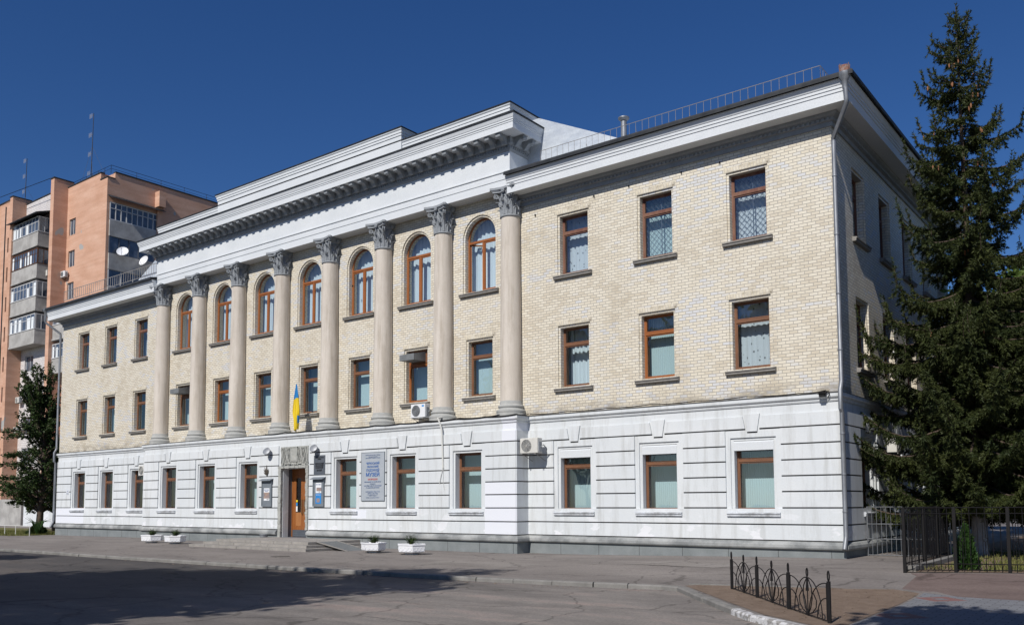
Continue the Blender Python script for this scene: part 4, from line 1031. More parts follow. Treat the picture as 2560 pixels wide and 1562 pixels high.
# air conditioners -------------------------------------------------------------------
def ac(loc, label, rz=0, mt='ac', s=(.80, .30, .56), group='air conditioning units on the museum', logo=None):
    o = empty('air_conditioner', label, 'air conditioner', loc, group, rz); w_, d_, h_ = s
    mb = MB(); mb.box(0, w_, -d_, 0, 0, h_); b_ = mb.build('casing', M[mt], o, bevel=.012)
    mb = MB(); cx_, cz_, r_ = w_*.37, h_*.5, h_*.41
    mb.add([(cx_+r_*math.cos(a), -d_-.004, cz_+r_*math.sin(a)) for a in [i*math.pi/14 for i in range(28)]], [tuple(range(28))])
    mb.build('fan', M['acgrille'], o)
    mb = MB()
    for k in range(1, 7):
        rk = r_*k/6; mb.tube([(cx_+rk*math.cos(a), -d_-.012, cz_+rk*math.sin(a)) for a in [i*math.pi/12 for i in range(25)]], .005, 4, cap=False)
    for k in range(8): a = k*math.pi/4; mb.tube([(cx_, -d_-.012, cz_), (cx_+r_*math.cos(a), -d_-.012, cz_+r_*math.sin(a))], .004, 4)
    mb.build('grille', M['ac'] if mt == 'ac' else M['stucco_gray'], o)
    mb = MB(); mb.box(w_, w_+.03, -d_*.8, -.06, h_*.1, h_*.75); mb.tube([(w_+.02, -.12, h_*.4), (w_+.12, -.1, h_*.55), (w_+.13, .1, h_*.3), (w_+.03, .2, h_*.05)], .022, 6); mb.build('valve_cover', M['stucco_gray'], o)
    mb = MB()
    for x in (.1*w_, .85*w_): mb.box(x, x+.04, -d_-.02, .36, -.045, -.005); mb.tube([(x+.02, -d_+.03, -.03), (x+.02, .34, -.26)], .012, 4)
    mb.build('bracket', M['railing'], o)
    if logo: mb = MB(); mb.box(w_*.78, w_*.93, -d_-.004, -d_, h_*.78, h_*.90); mb.build('badge', M['fl_blue'], o)
    return o
ac((13.04, -.42, 3.24), 'beige air conditioner on the white wall right of the portico corner')
ac((7.25, -.25, 4.93), 'white air conditioner with a blue badge under a window between the columns', mt='acw', logo=1)
ac((-13.7, -.35, 3.02), 'pale air conditioner on the left wing beside the portico corner')
ac((XC+.42, 3.35, 3.0), 'air conditioner on the shaded side wall behind the spruce', rz=math.pi/2)
def hood(cx, z, label):
    o = empty('vent_hood', label, 'ventilation hood', (cx, 0, z), 'ventilation hoods in second-floor windows')
    mb = MB(); mb.prism([(-.50, 0), (-.50, .26), (.22, .42), (.22, .02)], -.42, .42, lambda p, q, r: (r, p, q)); mb.build('hood', simple('hood_metal', (.15, .16, .165), (.22, .23, .235), 3, .6, bmp=0) if cx > 0 else bpy.data.materials['hood_metal'], o)
    mb = MB(); mb.box(-.36, .55, .22, .3, -.05, .44); mb.build('mounting_panel', M['frame'], o)
hood(6.99-.05, 7.38, 'grey metal hood jutting from the window above the white air conditioner')
hood(-10.5-.05, 7.38, 'grey metal hood jutting from the leftmost window between the columns')

# flag ---------------------------------------------------------------------------------
FL = empty('ukrainian_flag', 'blue and yellow flag hanging limp on a white pole above the door', 'flag', (.14, -.78, 4.68))
mb = MB(); mb.tube([(0, 0, 0), (0, 0, 2.25)], .022, 8); mb.tube([(0, 0, .55), (.3, .62, .6)], .010, 4); mb.lathe([(0, 2.25), (.03, 2.28), (0, 2.32)], 8); mb.build('pole', M['whitemetal'], FL)
V = []; F = []; mi = []; nu, nv = 28, 40
for j in range(nv+1):
    t = j/nv; z = 2.24-1.95*t
    wmax = .03+.34*min(1, t/.62)**1.1 if t < .66 else .37-.60*(t-.66)
    for i in range(nu+1):
        u = i/nu-.5
        wob = .07*math.sin(u*17+t*3)*(.3+t); V.append((u*wmax*1.35+.07*t+.02, -.03+wob-.03*t, z-(.28*abs(u+.1) if t > .6 else 0)*(t-.6)/.4-(.35*(.5-u) if t > .5 else 0)*(t-.5)*(1 if u < 0 else .4)))
for j in range(nv):
    for i in range(nu):
        a = j*(nu+1)+i; F.append((a, a+1, a+nu+2, a+nu+1)); mi.append(0 if j/nv < .30+.04*i/nu*-1+.04 or (j/nv > .72 and i/nu > .68 and j/nv < .86) else 1)
fm_ = np_mesh('cloth', V, F, [M['fl_blue'], M['fl_yellow']], mi); fm_.polygons.foreach_set('use_smooth', [True]*len(fm_.polygons)); link('cloth', fm_, FL)

# planters -------------------------------------------------------------------------------
def conifer(mb_, n, h, r):
    V = []; F = []
    for i in range(n):
        a = random.uniform(0, 6.28); el = random.uniform(.5, 1.45); L = h*random.uniform(.6, 1.05)*(0.7+.3*math.sin(el))
        d = np.array([math.cos(a)*math.cos(el)*r/h*1.6, math.sin(a)*math.cos(el)*r/h*1.6, math.sin(el)])
        for k in range(26):
            t = random.uniform(.15, 1); p = d*L*t; q = np.array([random.gauss(0, 1), random.gauss(0, 1), random.gauss(.5, 1)]); q /= np.linalg.norm(q)
            e = np.cross(q, d); e = e/(np.linalg.norm(e)+1e-6)*.008; b = len(V)
            V += [p-e, p+e, p+q*random.uniform(.05, .09)]; F.append((b, b+1, b+2))
    return V, F
pm = None
for i, (x, y, rz, lb) in enumerate(((-7.35, -3.4, .25, 'white polygonal concrete planter farthest left on the pavement'), (-5.5, -3.3, -.15, 'white polygonal concrete planter nearest the left end of the steps'), (7.95, -3.25, -.45, 'white polygonal concrete planter just right of the ramp'), (10.0, -3.3, .2, 'white polygonal concrete planter farthest right, before the portico corner'))):
    z = G(x, y); P = empty('planter', lb, 'planter', (x, y, z), 'white planters along the facade', rz)
    if pm is None:
        mb = MB(); hexo = lambda a, b, s: [(-a, 0), (-a*s, -b), (a*s, -b), (a, 0), (a*s, b), (-a*s, b)]
        pr = [(.26, .18, 0), (.30, .22, .05), (.54, .36, .10), (.56, .38, .11), (.575, .395, .33), (.60, .415, .345), (.60, .415, .39), (.55, .37, .39), (.53, .35, .31)]
        vs = []; [vs.extend([(p, q, z_) for p, q in hexo(a, b, .52)]) for a, b, z_ in pr]
        fs = [(k*6+i_, k*6+(i_+1) % 6, (k+1)*6+(i_+1) % 6, (k+1)*6+i_) for k in range(len(pr)-1) for i_ in range(6)]; mb.add(vs, fs+[(5, 4, 3, 2, 1, 0)])
        for (x0, y0), (x1, y1) in zip(hexo(.568, .388, .52), hexo(.568, .388, .52)[1:]+hexo(.568, .388, .52)[:1]):
            for t in (.2, .5, .8):
                cx_, cy_ = x0+(x1-x0)*t, y0+(y1-y0)*t; dx, dy = (x1-x0), (y1-y0); L = math.hypot(dx, dy); dx /= L; dy /= L
                mb.tube([(cx_+dx*.07*math.cos(a)+dy*.002, cy_+dy*.07*math.cos(a)-dx*.002, .21+.07*math.sin(a)) for a in [k*math.pi/6 for k in range(13)]], .007, 4, cap=False)
        pm = mb.mesh('box', M['planter']); mb = MB(); mb.add([(p, q, .345) for p, q in hexo(.54, .36, .52)], [(0, 1, 2, 3, 4, 5)]); sm = mb.mesh('soil', M['soil'])
    link('box', pm, P); link('soil', sm, P)
    sh = ['rounded', 'rounded', 'rounded', 'spiky'][i]
    V, F = conifer(None, 46, .34 if i != 3 else .40, .24)
    o = link('dwarf_conifer', np_mesh('dwarf_conifer', V, F, [M['leaf_dark']]), None, (x, y, z+.345))
    tag(o, ['small dark conifer in the planter farthest left', 'small dark conifer in the planter left of the steps', 'small rounded conifer in the planter beside the ramp', 'small spiky conifer in the planter farthest right'][i], 'shrub', 'dwarf conifers in the planters')

# ------------------------------------------------------------------ trees
def np_tubes(paths, n=5):
    """paths: list of (pts Nx3, radii) -> V,F quads"""
    V = []; F = []
    for pts, rs in paths:
        pts = np.asarray(pts, float); b = len(V); u = None
        for i, p in enumerate(pts):
            d = pts[min(i+1, len(pts)-1)]-pts[max(i-1, 0)]; d /= (np.linalg.norm(d)+1e-9)
            if u is None: u = np.cross(d, (0.3, .1, 1.0) if abs(d[2]) < .9 else (1, 0, 0))
            u = u-d*u.dot(d); u /= (np.linalg.norm(u)+1e-9); v = np.cross(d, u)
            for k in range(n):
                a = 2*math.pi*k/n; V.append(p+(u*math.cos(a)+v*math.sin(a))*rs[i])
        for i in range(len(pts)-1):
            for k in range(n): F.append((b+i*n+k, b+i*n+(k+1) % n, b+(i+1)*n+(k+1) % n, b+(i+1)*n+k))
    return V, F

def blades(P, D, L, W):
    """triangular blades: base P, direction D (unit), length L, half width W"""
    n = len(P); q = rng.normal(size=(n, 3)); s = np.cross(D, q); s /= (np.linalg.norm(s, axis=1, keepdims=True)+1e-9)
    V = np.empty((n, 3, 3)); V[:, 0] = P-s*W[:, None]; V[:, 1] = P+s*W[:, None]; V[:, 2] = P+D*L[:, None]
    return V.reshape(-1, 3), np.arange(3*n).reshape(-1, 3)

def spruce(loc, H, radf, label, dz=.34, per=9, seed=1, dens=80, zlow=2.0):
    global rng
    rng = np.random.default_rng(seed); rd = random.Random(seed)
    o = empty('spruce_tree', label, 'tree', loc)
    tr = [((0, 0, 0), .26), ((0, 0, .4), .21), ((.02, 0, 1.6), .185), ((.0, .03, H*.3), .15), ((.03, 0, H*.6), .085), ((0, 0, H*.85), .035), ((0, 0, H), .008)]
    V, F = np_tubes([([p for p, r in tr], [r for p, r in tr])], 10); link('trunk', np_mesh('trunk', V, F, [M['bark']]), o)
    V, F = np_tubes([([(0, 0, 0), (0, 0, .4), (.02, 0, 1.35)], [.27, .218, .196])], 10); link('whitewash', np_mesh('whitewash', V, F, [M['barkwhite']]), o)
    br = []; P0 = []; P1 = []; cones = []
    z = zlow; lev = 0
    while z < H-.35:
        rel = z/H; Rm = radf(z); nb = per if rel < .45 else 6
        for k in range(nb):
            a = lev*1.1+k*2*math.pi/nb+rd.uniform(-.35, .35); L = Rm*rd.uniform(.55, 1.12)
            if L < .1: continue
            z0 = z+rd.uniform(-.2, .2); N = 10; pts = []
            ca, sa = math.cos(a), math.sin(a); upk = .35 if rel > .8 else (.1 if rel > .55 else -.02)
            sw = rd.uniform(-.15, .15); dr = rd.uniform(.25, .48)*(1-.6*max(0, rel-.4)); tip = rd.uniform(.25, .5)
            for i in range(N+1):
                s = i/N; h = L*(upk*s-dr*s*(1.25-s)*1.4+tip*max(0, s-.45)**2*1.6); b_ = sw*s*s*L
                pts.append(np.array((ca*L*s-sa*b_, sa*L*s+ca*b_, z0+h)))
            if rel > .35: pts[-1][2] += .10*L; pts[-1][0] -= ca*.05*L; pts[-1][1] -= sa*.05*L
            br.append((pts, [.012+.03*(1-i/N)*(L/3.5) for i in range(N+1)]))
            arr = np.array(pts); m_ = max(4, int(L/.05))
            for j in range(m_):
                s = .12+.88*j/(m_-1 or 1); i0 = min(N-1, int(s*N)); f_ = s*N-i0; p = arr[i0]*(1-f_)+arr[i0+1]*f_; t = arr[i0+1]-arr[i0]; t /= np.linalg.norm(t)
                side = 1 if j % 2 else -1
                lat = np.cross(t, (0, 0, 1)); lat /= (np.linalg.norm(lat)+1e-9)
                l = (.13+.42*(1-s)**.7*min(1, L/2.2))*rd.uniform(.6, 1.25)
                hang = -.35-.55*(1-rel)*rd.random() if rel < .85 else .25
                d = t*.55+lat*side*.8+np.array((0, 0, hang))+np.array([rd.gauss(0, .15) for _ in range(3)]); d /= np.linalg.norm(d)
                q = p+d*l; P0.append(p); P1.append(q)
                if rd.random() < .5:
                    hl = rd.uniform(.12, .34)*(1.1-rel*.5); P0.append(p); P1.append(p+np.array((rd.gauss(0, .06), rd.gauss(0, .06), -hl)))
                if l > .26:
                    for e_ in (.4, .65, .9):
                        pm_ = p+d*l*e_; d2 = d*.6+lat*rd.uniform(-.9, .9)+np.array((0, 0, -rd.uniform(.2, .9))); d2 /= np.linalg.norm(d2)
                        P0.append(pm_); P1.append(pm_+d2*l*.55)
            P0.append(arr[-2]); P1.append(arr[-1]+(arr[-1]-arr[-2])*.6); P0.append(arr[-4]); P1.append(arr[-2])
            if rel > .42 and rd.random() < .42 and L > .5: cones.append(arr[int(N*rd.uniform(.5, .95))])
        z += dz*(1 if rel < .42 else 1.75 if rel < .8 else 1.3)*rd.uniform(.8, 1.2); lev += 1
    for k in range(10):
        zz = H-1.2+k*.12; P0.append(np.array((0, 0, zz))); P1.append(np.array((rd.uniform(-.05, .05), rd.uniform(-.05, .05), zz+.14)))
    P0 = np.array(P0); P1 = np.array(P1); ln = np.linalg.norm(P1-P0, axis=1); cnt = np.maximum(4, (ln*dens).astype(int))
    idx = np.repeat(np.arange(len(P0)), cnt); t = rng.random(len(idx)); base = P0[idx]+(P1-P0)[idx]*t[:, None]
    td = (P1-P0)[idx]/ln[idx][:, None]; rad = rng.normal(size=(len(idx), 3)); rad -= td*np.sum(rad*td, axis=1, keepdims=True); rad /= np.linalg.norm(rad, axis=1, keepdims=True)
    D = td*.75+rad*.75; D /= np.linalg.norm(D, axis=1, keepdims=True)
    V, F = blades(base, D, rng.uniform(.07, .125, len(idx)), rng.uniform(.012, .021, len(idx)))
    link('crown', np_mesh('crown', V, F, [M['needle']]), o)
    V, F = np_tubes(br, 4); link('branches', np_mesh('branches', V, F, [M['bark']]), o)
    mb = MB(); mb.lathe([(.006, 0), (.024, -.03), (.024, -.11), (.005, -.16)], 6); cm = mb.mesh('cone', M['cone'], True)
    cs = [(c[0]+rd.uniform(-.12, .12), c[1]+rd.uniform(-.12, .12), c[2]-rd.uniform(0, .1)) for c in cones for _ in range(2)]
    cs.sort(key=lambda c: c[1])
    for c in cs[:90]: link('cone', cm, o, c)
    return o
def srad(z):
    xs = [0, 1.2, 2.5, 4.5, 6.5, 8.5, 10.5, 12.5, 14.5, 16.2, 17.6]; ys = [2.6, 3.4, 3.9, 3.75, 3.3, 2.7, 2.15, 1.75, 1.15, .62, .12]
    return float(np.interp(z, xs, ys))
spruce((27.45, 3.4, G(27.4, 3.4)), 17.45, srad, 'tall dark spruce with hanging cones and a whitewashed trunk in the fenced garden', seed=4)
spruce((29.7, 5.6, G(30, 5.6)), 12.5, lambda z: float(np.interp(z, [0, 2, 5, 8, 10, 12.5], [3.6, 4.0, 3.4, 2.3, 1.2, .1])), 'shorter dark spruce at the right edge behind the fence', seed=9, dens=45, dz=.45)

def broadleaf(loc, H, spread, label, seed, mt, lsize=.12, nleaf=26, trunk_r=.2, fork=1.6, name='broadleaf_tree', depth=5, up=.45, lean=(0, 0), clus=.42, cat='tree', group=None, l0=None):
    global rng
    rng = np.random.default_rng(seed); rd = random.Random(seed); o = empty(name, label, cat, loc, group)
    paths = []; tips = []
    def grow(p, d, L, r, k):
        N = 5; pts = [p.copy()]; dd = d.copy()
        for i in range(N):
            dd = dd+np.array([rd.gauss(0, .10) for _ in range(3)])+np.array((0, 0, .04*up)); dd /= np.linalg.norm(dd); pts.append(pts[-1]+dd*L/N)
        r1 = r*.62; paths.append((pts, [r+(r1-r)*i/N for i in range(N+1)]))
        if k >= depth-2:
            for q in pts[2:]: tips.append(q)
        if k == depth: return
        nb = rd.choice((2, 3, 3)) if k else 4
        for j in range(nb):
            a = rd.uniform(0, 6.28) if k else j*1.57+rd.uniform(-.4, .4); sp_ = rd.uniform(.45, .95)*spread
            u = np.cross(dd, (.3, .2, 1.)); u /= np.linalg.norm(u); v = np.cross(dd, u)
            nd = dd*(1-.25*spread)+(u*math.cos(a)+v*math.sin(a))*sp_+np.array((0, 0, up*.4)); nd /= np.linalg.norm(nd)
            grow(pts[-1] if j < 2 else pts[rd.choice((3, 4))], nd, L*rd.uniform(.62, .86), r1*rd.uniform(.6, .85), k+1)
        if k < 3 and rd.random() < .6: grow(pts[-1], dd, L*.75, r1*.8, k+1)
    d0 = np.array((lean[0], lean[1], 1.0)); d0 /= np.linalg.norm(d0)
    L0 = l0 or H*.30; grow(np.array((0, 0, -.1)), d0, fork if fork > 1 else L0, trunk_r, 0)
    Z = max(p[2] for pts, _ in paths for p in pts); s = H/Z
    paths = [([q*np.array((s, s, s)) for q in pts], rs) for pts, rs in paths]
    V, F = np_tubes(paths[:900], 6); link('trunk', np_mesh('trunk', V, F, [M['bark']]), o)
    T = np.array(tips)*s; idx = np.repeat(np.arange(len(T)), nleaf); n_ = len(idx)
    C = T[idx]+rng.normal(size=(n_, 3))*clus*np.array((.6, .6, .5))
    A = rng.normal(size=(n_, 3)); A /= np.linalg.norm(A, axis=1, keepdims=True); B = np.cross(A, rng.normal(size=(n_, 3))); B /= np.linalg.norm(B, axis=1, keepdims=True)
    sz = rng.uniform(.6, 1.2, n_)*lsize; V = np.empty((n_, 4, 3)); V[:, 0] = C-A*sz[:, None]; V[:, 1] = C+B*(sz*.5)[:, None]; V[:, 2] = C+A*sz[:, None]; V[:, 3] = C-B*(sz*.5)[:, None]
    link('crown', np_mesh('crown', V.reshape(-1, 3), np.arange(4*n_).reshape(-1, 4), [mt]), o)
    return o
def limbtree(loc, env, nl, label, seed, mt, lsize=.085, twigs=11, leaves=15, trunk=((0, 0, 0), (.1, 0, 2), (.0, .1, 5), (.1, 0, 9)), tr=.26, dens=1.0):
    """tree whose limbs reach targets inside an envelope: env = (z, radius, centre x) rows"""
    global rng
    rng = np.random.default_rng(seed); rd = random.Random(seed); o = empty('broadleaf_tree', label, 'tree', loc)
    T = np.array(trunk, float); ez, er, ec = [np.array(c, float) for c in zip(*env)]
    paths = [(T, [tr*(1-.85*i/(len(T)-1)) for i in range(len(T))])]; P = []; Q = []
    for k in range(nl):
        z = ez[0]+(ez[-1]-ez[0])*((k+.5)/nl); r = np.interp(z, ez, er)*rd.uniform(.45, 1.05); a = rd.uniform(0, 6.28)
        tgt = np.array((np.interp(z, ez, ec)+r*math.cos(a), r*math.sin(a), z)); up_ = z > ez[0]+(ez[-1]-ez[0])*.6
        z0 = min(T[-1, 2]*.92, max(1.3, z-(2.6 if up_ else 1.1)*rd.uniform(.6, 1.2))); s0 = np.array([np.interp(z0, T[:, 2], T[:, c]) for c in (0, 1)]+[z0])
        N = 9; pts = []
        for i in range(N+1):
            t = i/N; p = s0*(1-t)+tgt*t; p = p+np.array((0, 0, math.sin(t*3.14)*(.35 if not up_ else -.3)))+np.array([rd.gauss(0, .05) for _ in range(3)])*(t*(1-t)*4)
            pts.append(p)
        paths.append((pts, [.055*(1-.8*i/N)+.008 for i in range(N+1)]))
        L = np.linalg.norm(tgt-s0); m_ = max(4, int(twigs*L/2.0))
        for j in range(m_):
            t = .25+.75*j/(m_-1); i0 = min(N-1, int(t*N)); f_ = t*N-i0; p = pts[i0]*(1-f_)+pts[i0+1]*f_
            d = (pts[i0+1]-pts[i0]); d /= np.linalg.norm(d)+1e-9
            d = d*.5+np.array([rd.gauss(0, .6), rd.gauss(0, .6), rd.gauss(.35 if up_ else -.05, .35)]); d /= np.linalg.norm(d)
            l = rd.uniform(.25, .75)*(1.1-.5*t)*(.6 if up_ else 1); q = p+d*l; P.append(p); Q.append(q); paths.append(([p, q], [.012, .004]))
            if rd.random() < .6: d2 = d+np.array([rd.gauss(0, .7) for _ in range(3)]); d2 /= np.linalg.norm(d2); P.append((p+q)/2); Q.append((p+q)/2+d2*l*.7)
    V, F = np_tubes(paths, 5); link('trunk', np_mesh('trunk', V, F, [M['bark']]), o)
    P = np.array(P); Q = np.array(Q); idx = np.repeat(np.arange(len(P)), leaves); n_ = len(idx)
    C = P[idx]+(Q-P)[idx]*rng.random((n_, 1))**.8+rng.normal(size=(n_, 3))*.07
    A = rng.normal(size=(n_, 3)); A[:, 2] *= .5; A /= np.linalg.norm(A, axis=1, keepdims=True); B = np.cross(A, rng.normal(size=(n_, 3))); B /= np.linalg.norm(B, axis=1, keepdims=True)
    sz = rng.uniform(.6, 1.25, n_)*lsize; V = np.empty((n_, 4, 3)); V[:, 0] = C-A*sz[:, None]; V[:, 1] = C+B*(sz*.55)[:, None]; V[:, 2] = C+A*sz[:, None]; V[:, 3] = C-B*(sz*.55)[:, None]
    link('crown', np_mesh('crown', V.reshape(-1, 3), np.arange(4*n_).reshape(-1, 4), [mt]), o)
    return o
limbtree((-28.9, .9, -.5), [(2.0, 3.2, -1.6), (3.4, 4.0, -1.6), (5.0, 3.6, -1.4), (6.3, 2.6, -.9), (7.6, 1.7, -.5), (9.4, 1.5, -.6), (11.5, .9, -.8)], 105, 'dark-leaved tree with loose upright shoots beside the left wing', 3, M['leaf_dark'], trunk=((0, 0, -.1), (.12, 0, 1.4), (.30, 0, 2.8), (.15, .1, 5), (-.1, 0, 7.2), (-.3, 0, 9.0)))
limbtree((-33.5, 4.0, -.5), [(1.4, 2.2, 0), (3.0, 3.0, 0), (5.0, 2.2, 0), (6.4, .8, 0)], 46, 'low dark tree at the left edge behind the lawn', 5, M['leaf_dark'], trunk=((0, 0, -.1), (0, 0, 2), (.1, 0, 5)), tr=.16)
broadleaf((29.4, 14, -.3), 12.6, .9, 'green broadleaf tree behind the spruces at the right edge', 8, M['leaf_mid'], .17, 22, .25, 2.0)
broadleaf((26.8, 23, -.3), 12.5, .9, 'far broadleaf tree behind the museum side wall', 12, M['leaf_dark'], .2, 16, .25, 2.0)
broadleaf((33.5, 19, -.3), 11.5, .9, 'broadleaf tree farthest right behind the garden', 13, M['leaf_mid'], .2, 16, .25, 2.0)
broadleaf((38, 8, -.3), 12, .9, 'broadleaf tree outside the right edge of the garden', 14, M['leaf_mid'], .2, 14, .25, 2.0)
# street trees across the road, outside the frame; only their shade reaches the picture
for i, (x, y, h, sd_, sp_) in enumerate(((11.8, -31.5, 17, 31, .8), (6.5, -33.0, 16.5, 33, .8), (0.5, -31.0, 15, 34, .8), (14.5, -35.5, 15.5, 37, .7), (-5.5, -33.0, 15, 35, .8))):
    broadleaf((x, y, ROADZ), h, sp_, 'tall green street tree across the road from the museum steps', sd_, M['leaf_mid'], .26, 22, .3, 3.2, clus=.6, group='street trees across the road')
broadleaf((34.1, -20.3, ROADZ), 12.8, .72, 'street tree beside the tiled path outside the right edge', 41, M['leaf_mid'], .22, 16, .22, 3.4, clus=.5)

def bushy(loc, h, r, n, label, mt, name='thuja', cat='shrub', lsz=.055, pw=.8):
    V = []; F = []
    P = []; 
    for i in range(n):
        z = random.random()**pw; a = random.uniform(0, 6.28); rr_ = r*(1-z**2.2)*random.uniform(.55, 1.05)*(1+.2*math.sin(a*3+z*9)); P.append((rr_*math.cos(a), rr_*math.sin(a), z*h))
    P = np.array(P); D = np.c_[P[:, 0]*.8, P[:, 1]*.8, np.full(len(P), .35)]+rng.normal(size=P.shape)*.12; D /= np.linalg.norm(D, axis=1, keepdims=True)
    V, F = blades(P, D, rng.uniform(.7, 1.4, len(P))*lsz*1.6, np.full(len(P), lsz*.4))
    o = empty(name, label, cat, loc); link('crown', np_mesh('crown', V, F, [mt]), o)
    mb = MB(); mb.tube([(0, 0, -.05), (0, 0, h*.7)], [.035, .01], 6); mb.build('trunk', M['bark'], o); return o
bushy((28.22, -2.85, G(28, -2.9)), 1.05, .23, 5200, 'small bright green thuja just behind the black garden fence', M['thuja'])
bushy((30.05, -1.9, G(30, -2)), .95, .25, 4200, 'small bright green thuja behind the fence at the right edge', M['thuja'])
bushy((-26.2, -.4, -.5), .6, .5, 2600, 'low leafy dark bush under the tree beside the left wing', M['leaf_dark'], 'leafy_bush', 'shrub', .10)
# feathery plant by the downpipe
mb = MB()
for k in range(16):
    a = k*.4; mb.tube([(0, 0, 0), (.35*math.cos(a), .35*math.sin(a), .85), (.8*math.cos(a), .8*math.sin(a), .95+.2*math.sin(k*3))], [.02, .025, .003], 3)
tag(mb.build('sumac_shrub', M['thuja'], None, (-25.5, -.7, -.5)), 'feathery green shrub by the left downpipe', 'shrub')

# ------------------------------------------------------------------ fences and gate
def bar(mb, a, b, w_=.012, n=4): mb.tube([a, b], w_, n)
class Frm:
    def __init__(s, a, b, z): s.a = Vector((a[0], a[1], z)); s.d = (Vector((b[0], b[1], z))-s.a); s.L = s.d.length; s.d.normalize()
    def p(s, u, z): q = s.a+s.d*u; return (q.x, q.y, q.z+z)
def garden_fence(pts, label):
    o = empty('garden_fence', label, 'fence', (0, 0, 0)); H = 1.52
    for i, (x, y) in enumerate(pts):
        z = G(x, y); mb = MB(); w_ = .035; mb.box(x-w_, x+w_, y-w_, y+w_, z-.1, z+H+.02); mb.build('post', M['black'], o)
    for a, b in zip(pts[:-1], pts[1:]):
        f = Frm(a, b, (G(*a)+G(*b))/2); mb = MB()
        for z, r_ in ((.06, .012), (.20, .012), (H-.14, .012), (H, .014)): bar(mb, f.p(0, z), f.p(f.L, z), r_)
        n = max(2, round(f.L/.155))
        for k in range(1, n):
            u = f.L*k/n
            if k % 3 == 1 and f.L > .8:
                bar(mb, f.p(u, .06), f.p(u, .34), .009)
                w2 = .055
                for q in (-w2, w2): bar(mb, f.p(u+q, .34), f.p(u+q, H-.28), .008)
                bar(mb, f.p(u-w2, .34), f.p(u+w2, .34), .008); bar(mb, f.p(u-w2, H-.28), f.p(u+w2, H-.28), .008)
                bar(mb, f.p(u, .82), f.p(u, H), .008); bar(mb, f.p(u, .34), f.p(u, .72), .008)
                mb.tube([f.p(u+.048*math.cos(t), .77+.048*math.sin(t)) for t in [j*math.pi/8 for j in range(17)]], .007, 4, cap=False)
            else: bar(mb, f.p(u, .06), f.p(u, H), .0095)
        mb.build('panel', M['black'], o)
    return o
garden_fence([(27.15, -4.22), (28.15, -3.70), (29.2, -3.23), (30.6, -2.6), (32.4, -1.8), (34.2, -1.0)], 'black iron garden fence with ring ornaments along the brown pavement')
garden_fence([(27.12, -4.10), (27.1, -2.1), (26.98, .0), (26.9, 1.7)], 'black iron fence running back from the corner post towards the side wall')
mb = MB(); z0 = G(27, -2)
mb.prism([(27.14, -4.0), (27.34, -4.0), (27.2, 6.5), (27.0, 6.5)], z0-.3, z0+.13)
o = mb.build('garden_kerb', M['kerb']); o['kind'] = 'structure'
GT = empty('silver_gate', 'silver barred gate between the museum side wall and the black fence', 'gate', (0, 0, 0))
f = Frm((24.63, 1.79), (26.88, 2.25), G(25.5, 2)); mb = MB(); H = 1.5
for z in (.03, .52, .98, H): bar(mb, f.p(.0, z), f.p(f.L, z), .013)
for u in (0, f.L*.5, f.L): bar(mb, f.p(u, 0), f.p(u, H), .018)
mb.build('frame', M['galv'], GT); mb = MB()
for k in range(1, 17): bar(mb, f.p(f.L*k/17, .03), f.p(f.L*k/17, H), .0085)
mb.build('bars', M['galv'], GT)

def arc_pts(f, cx_, w_, z0, h, t0, t1, n=12): return [f.p(cx_+w_*math.cos(t0+(t1-t0)*i/n), z0+h*math.sin(t0+(t1-t0)*i/n)) for i in range(n+1)]
OP = [(24.72, -8.63), (25.82, -9.95), (26.98, -11.40), (28.12, -12.78)]
LF = empty('ornamental_fence', 'low black wrought-iron fence with ringed posts on the bare earth', 'fence', (OP[0][0], OP[0][1], 0))
def rel_(mb): mb.v = [(x-OP[0][0], y-OP[0][1], z) for x, y, z in mb.v]; return mb
for i, (x, y) in enumerate(OP):
    z = G(x, y); mb = MB(); w_ = .024; mb.box(x-w_, x+w_, y-w_, y+w_, z-.12, z+.64)
    fr = Frm(OP[max(0, i-1)], OP[max(1, i)], z); u0 = 0 if i == 0 else fr.L
    mb.tube([fr.p(u0+.036*math.sin(t), .72-.075*math.cos(t)) for t in [j*math.pi/9 for j in range(19)]], .011, 6, cap=False)
    rel_(mb).build('post', M['black'], LF)
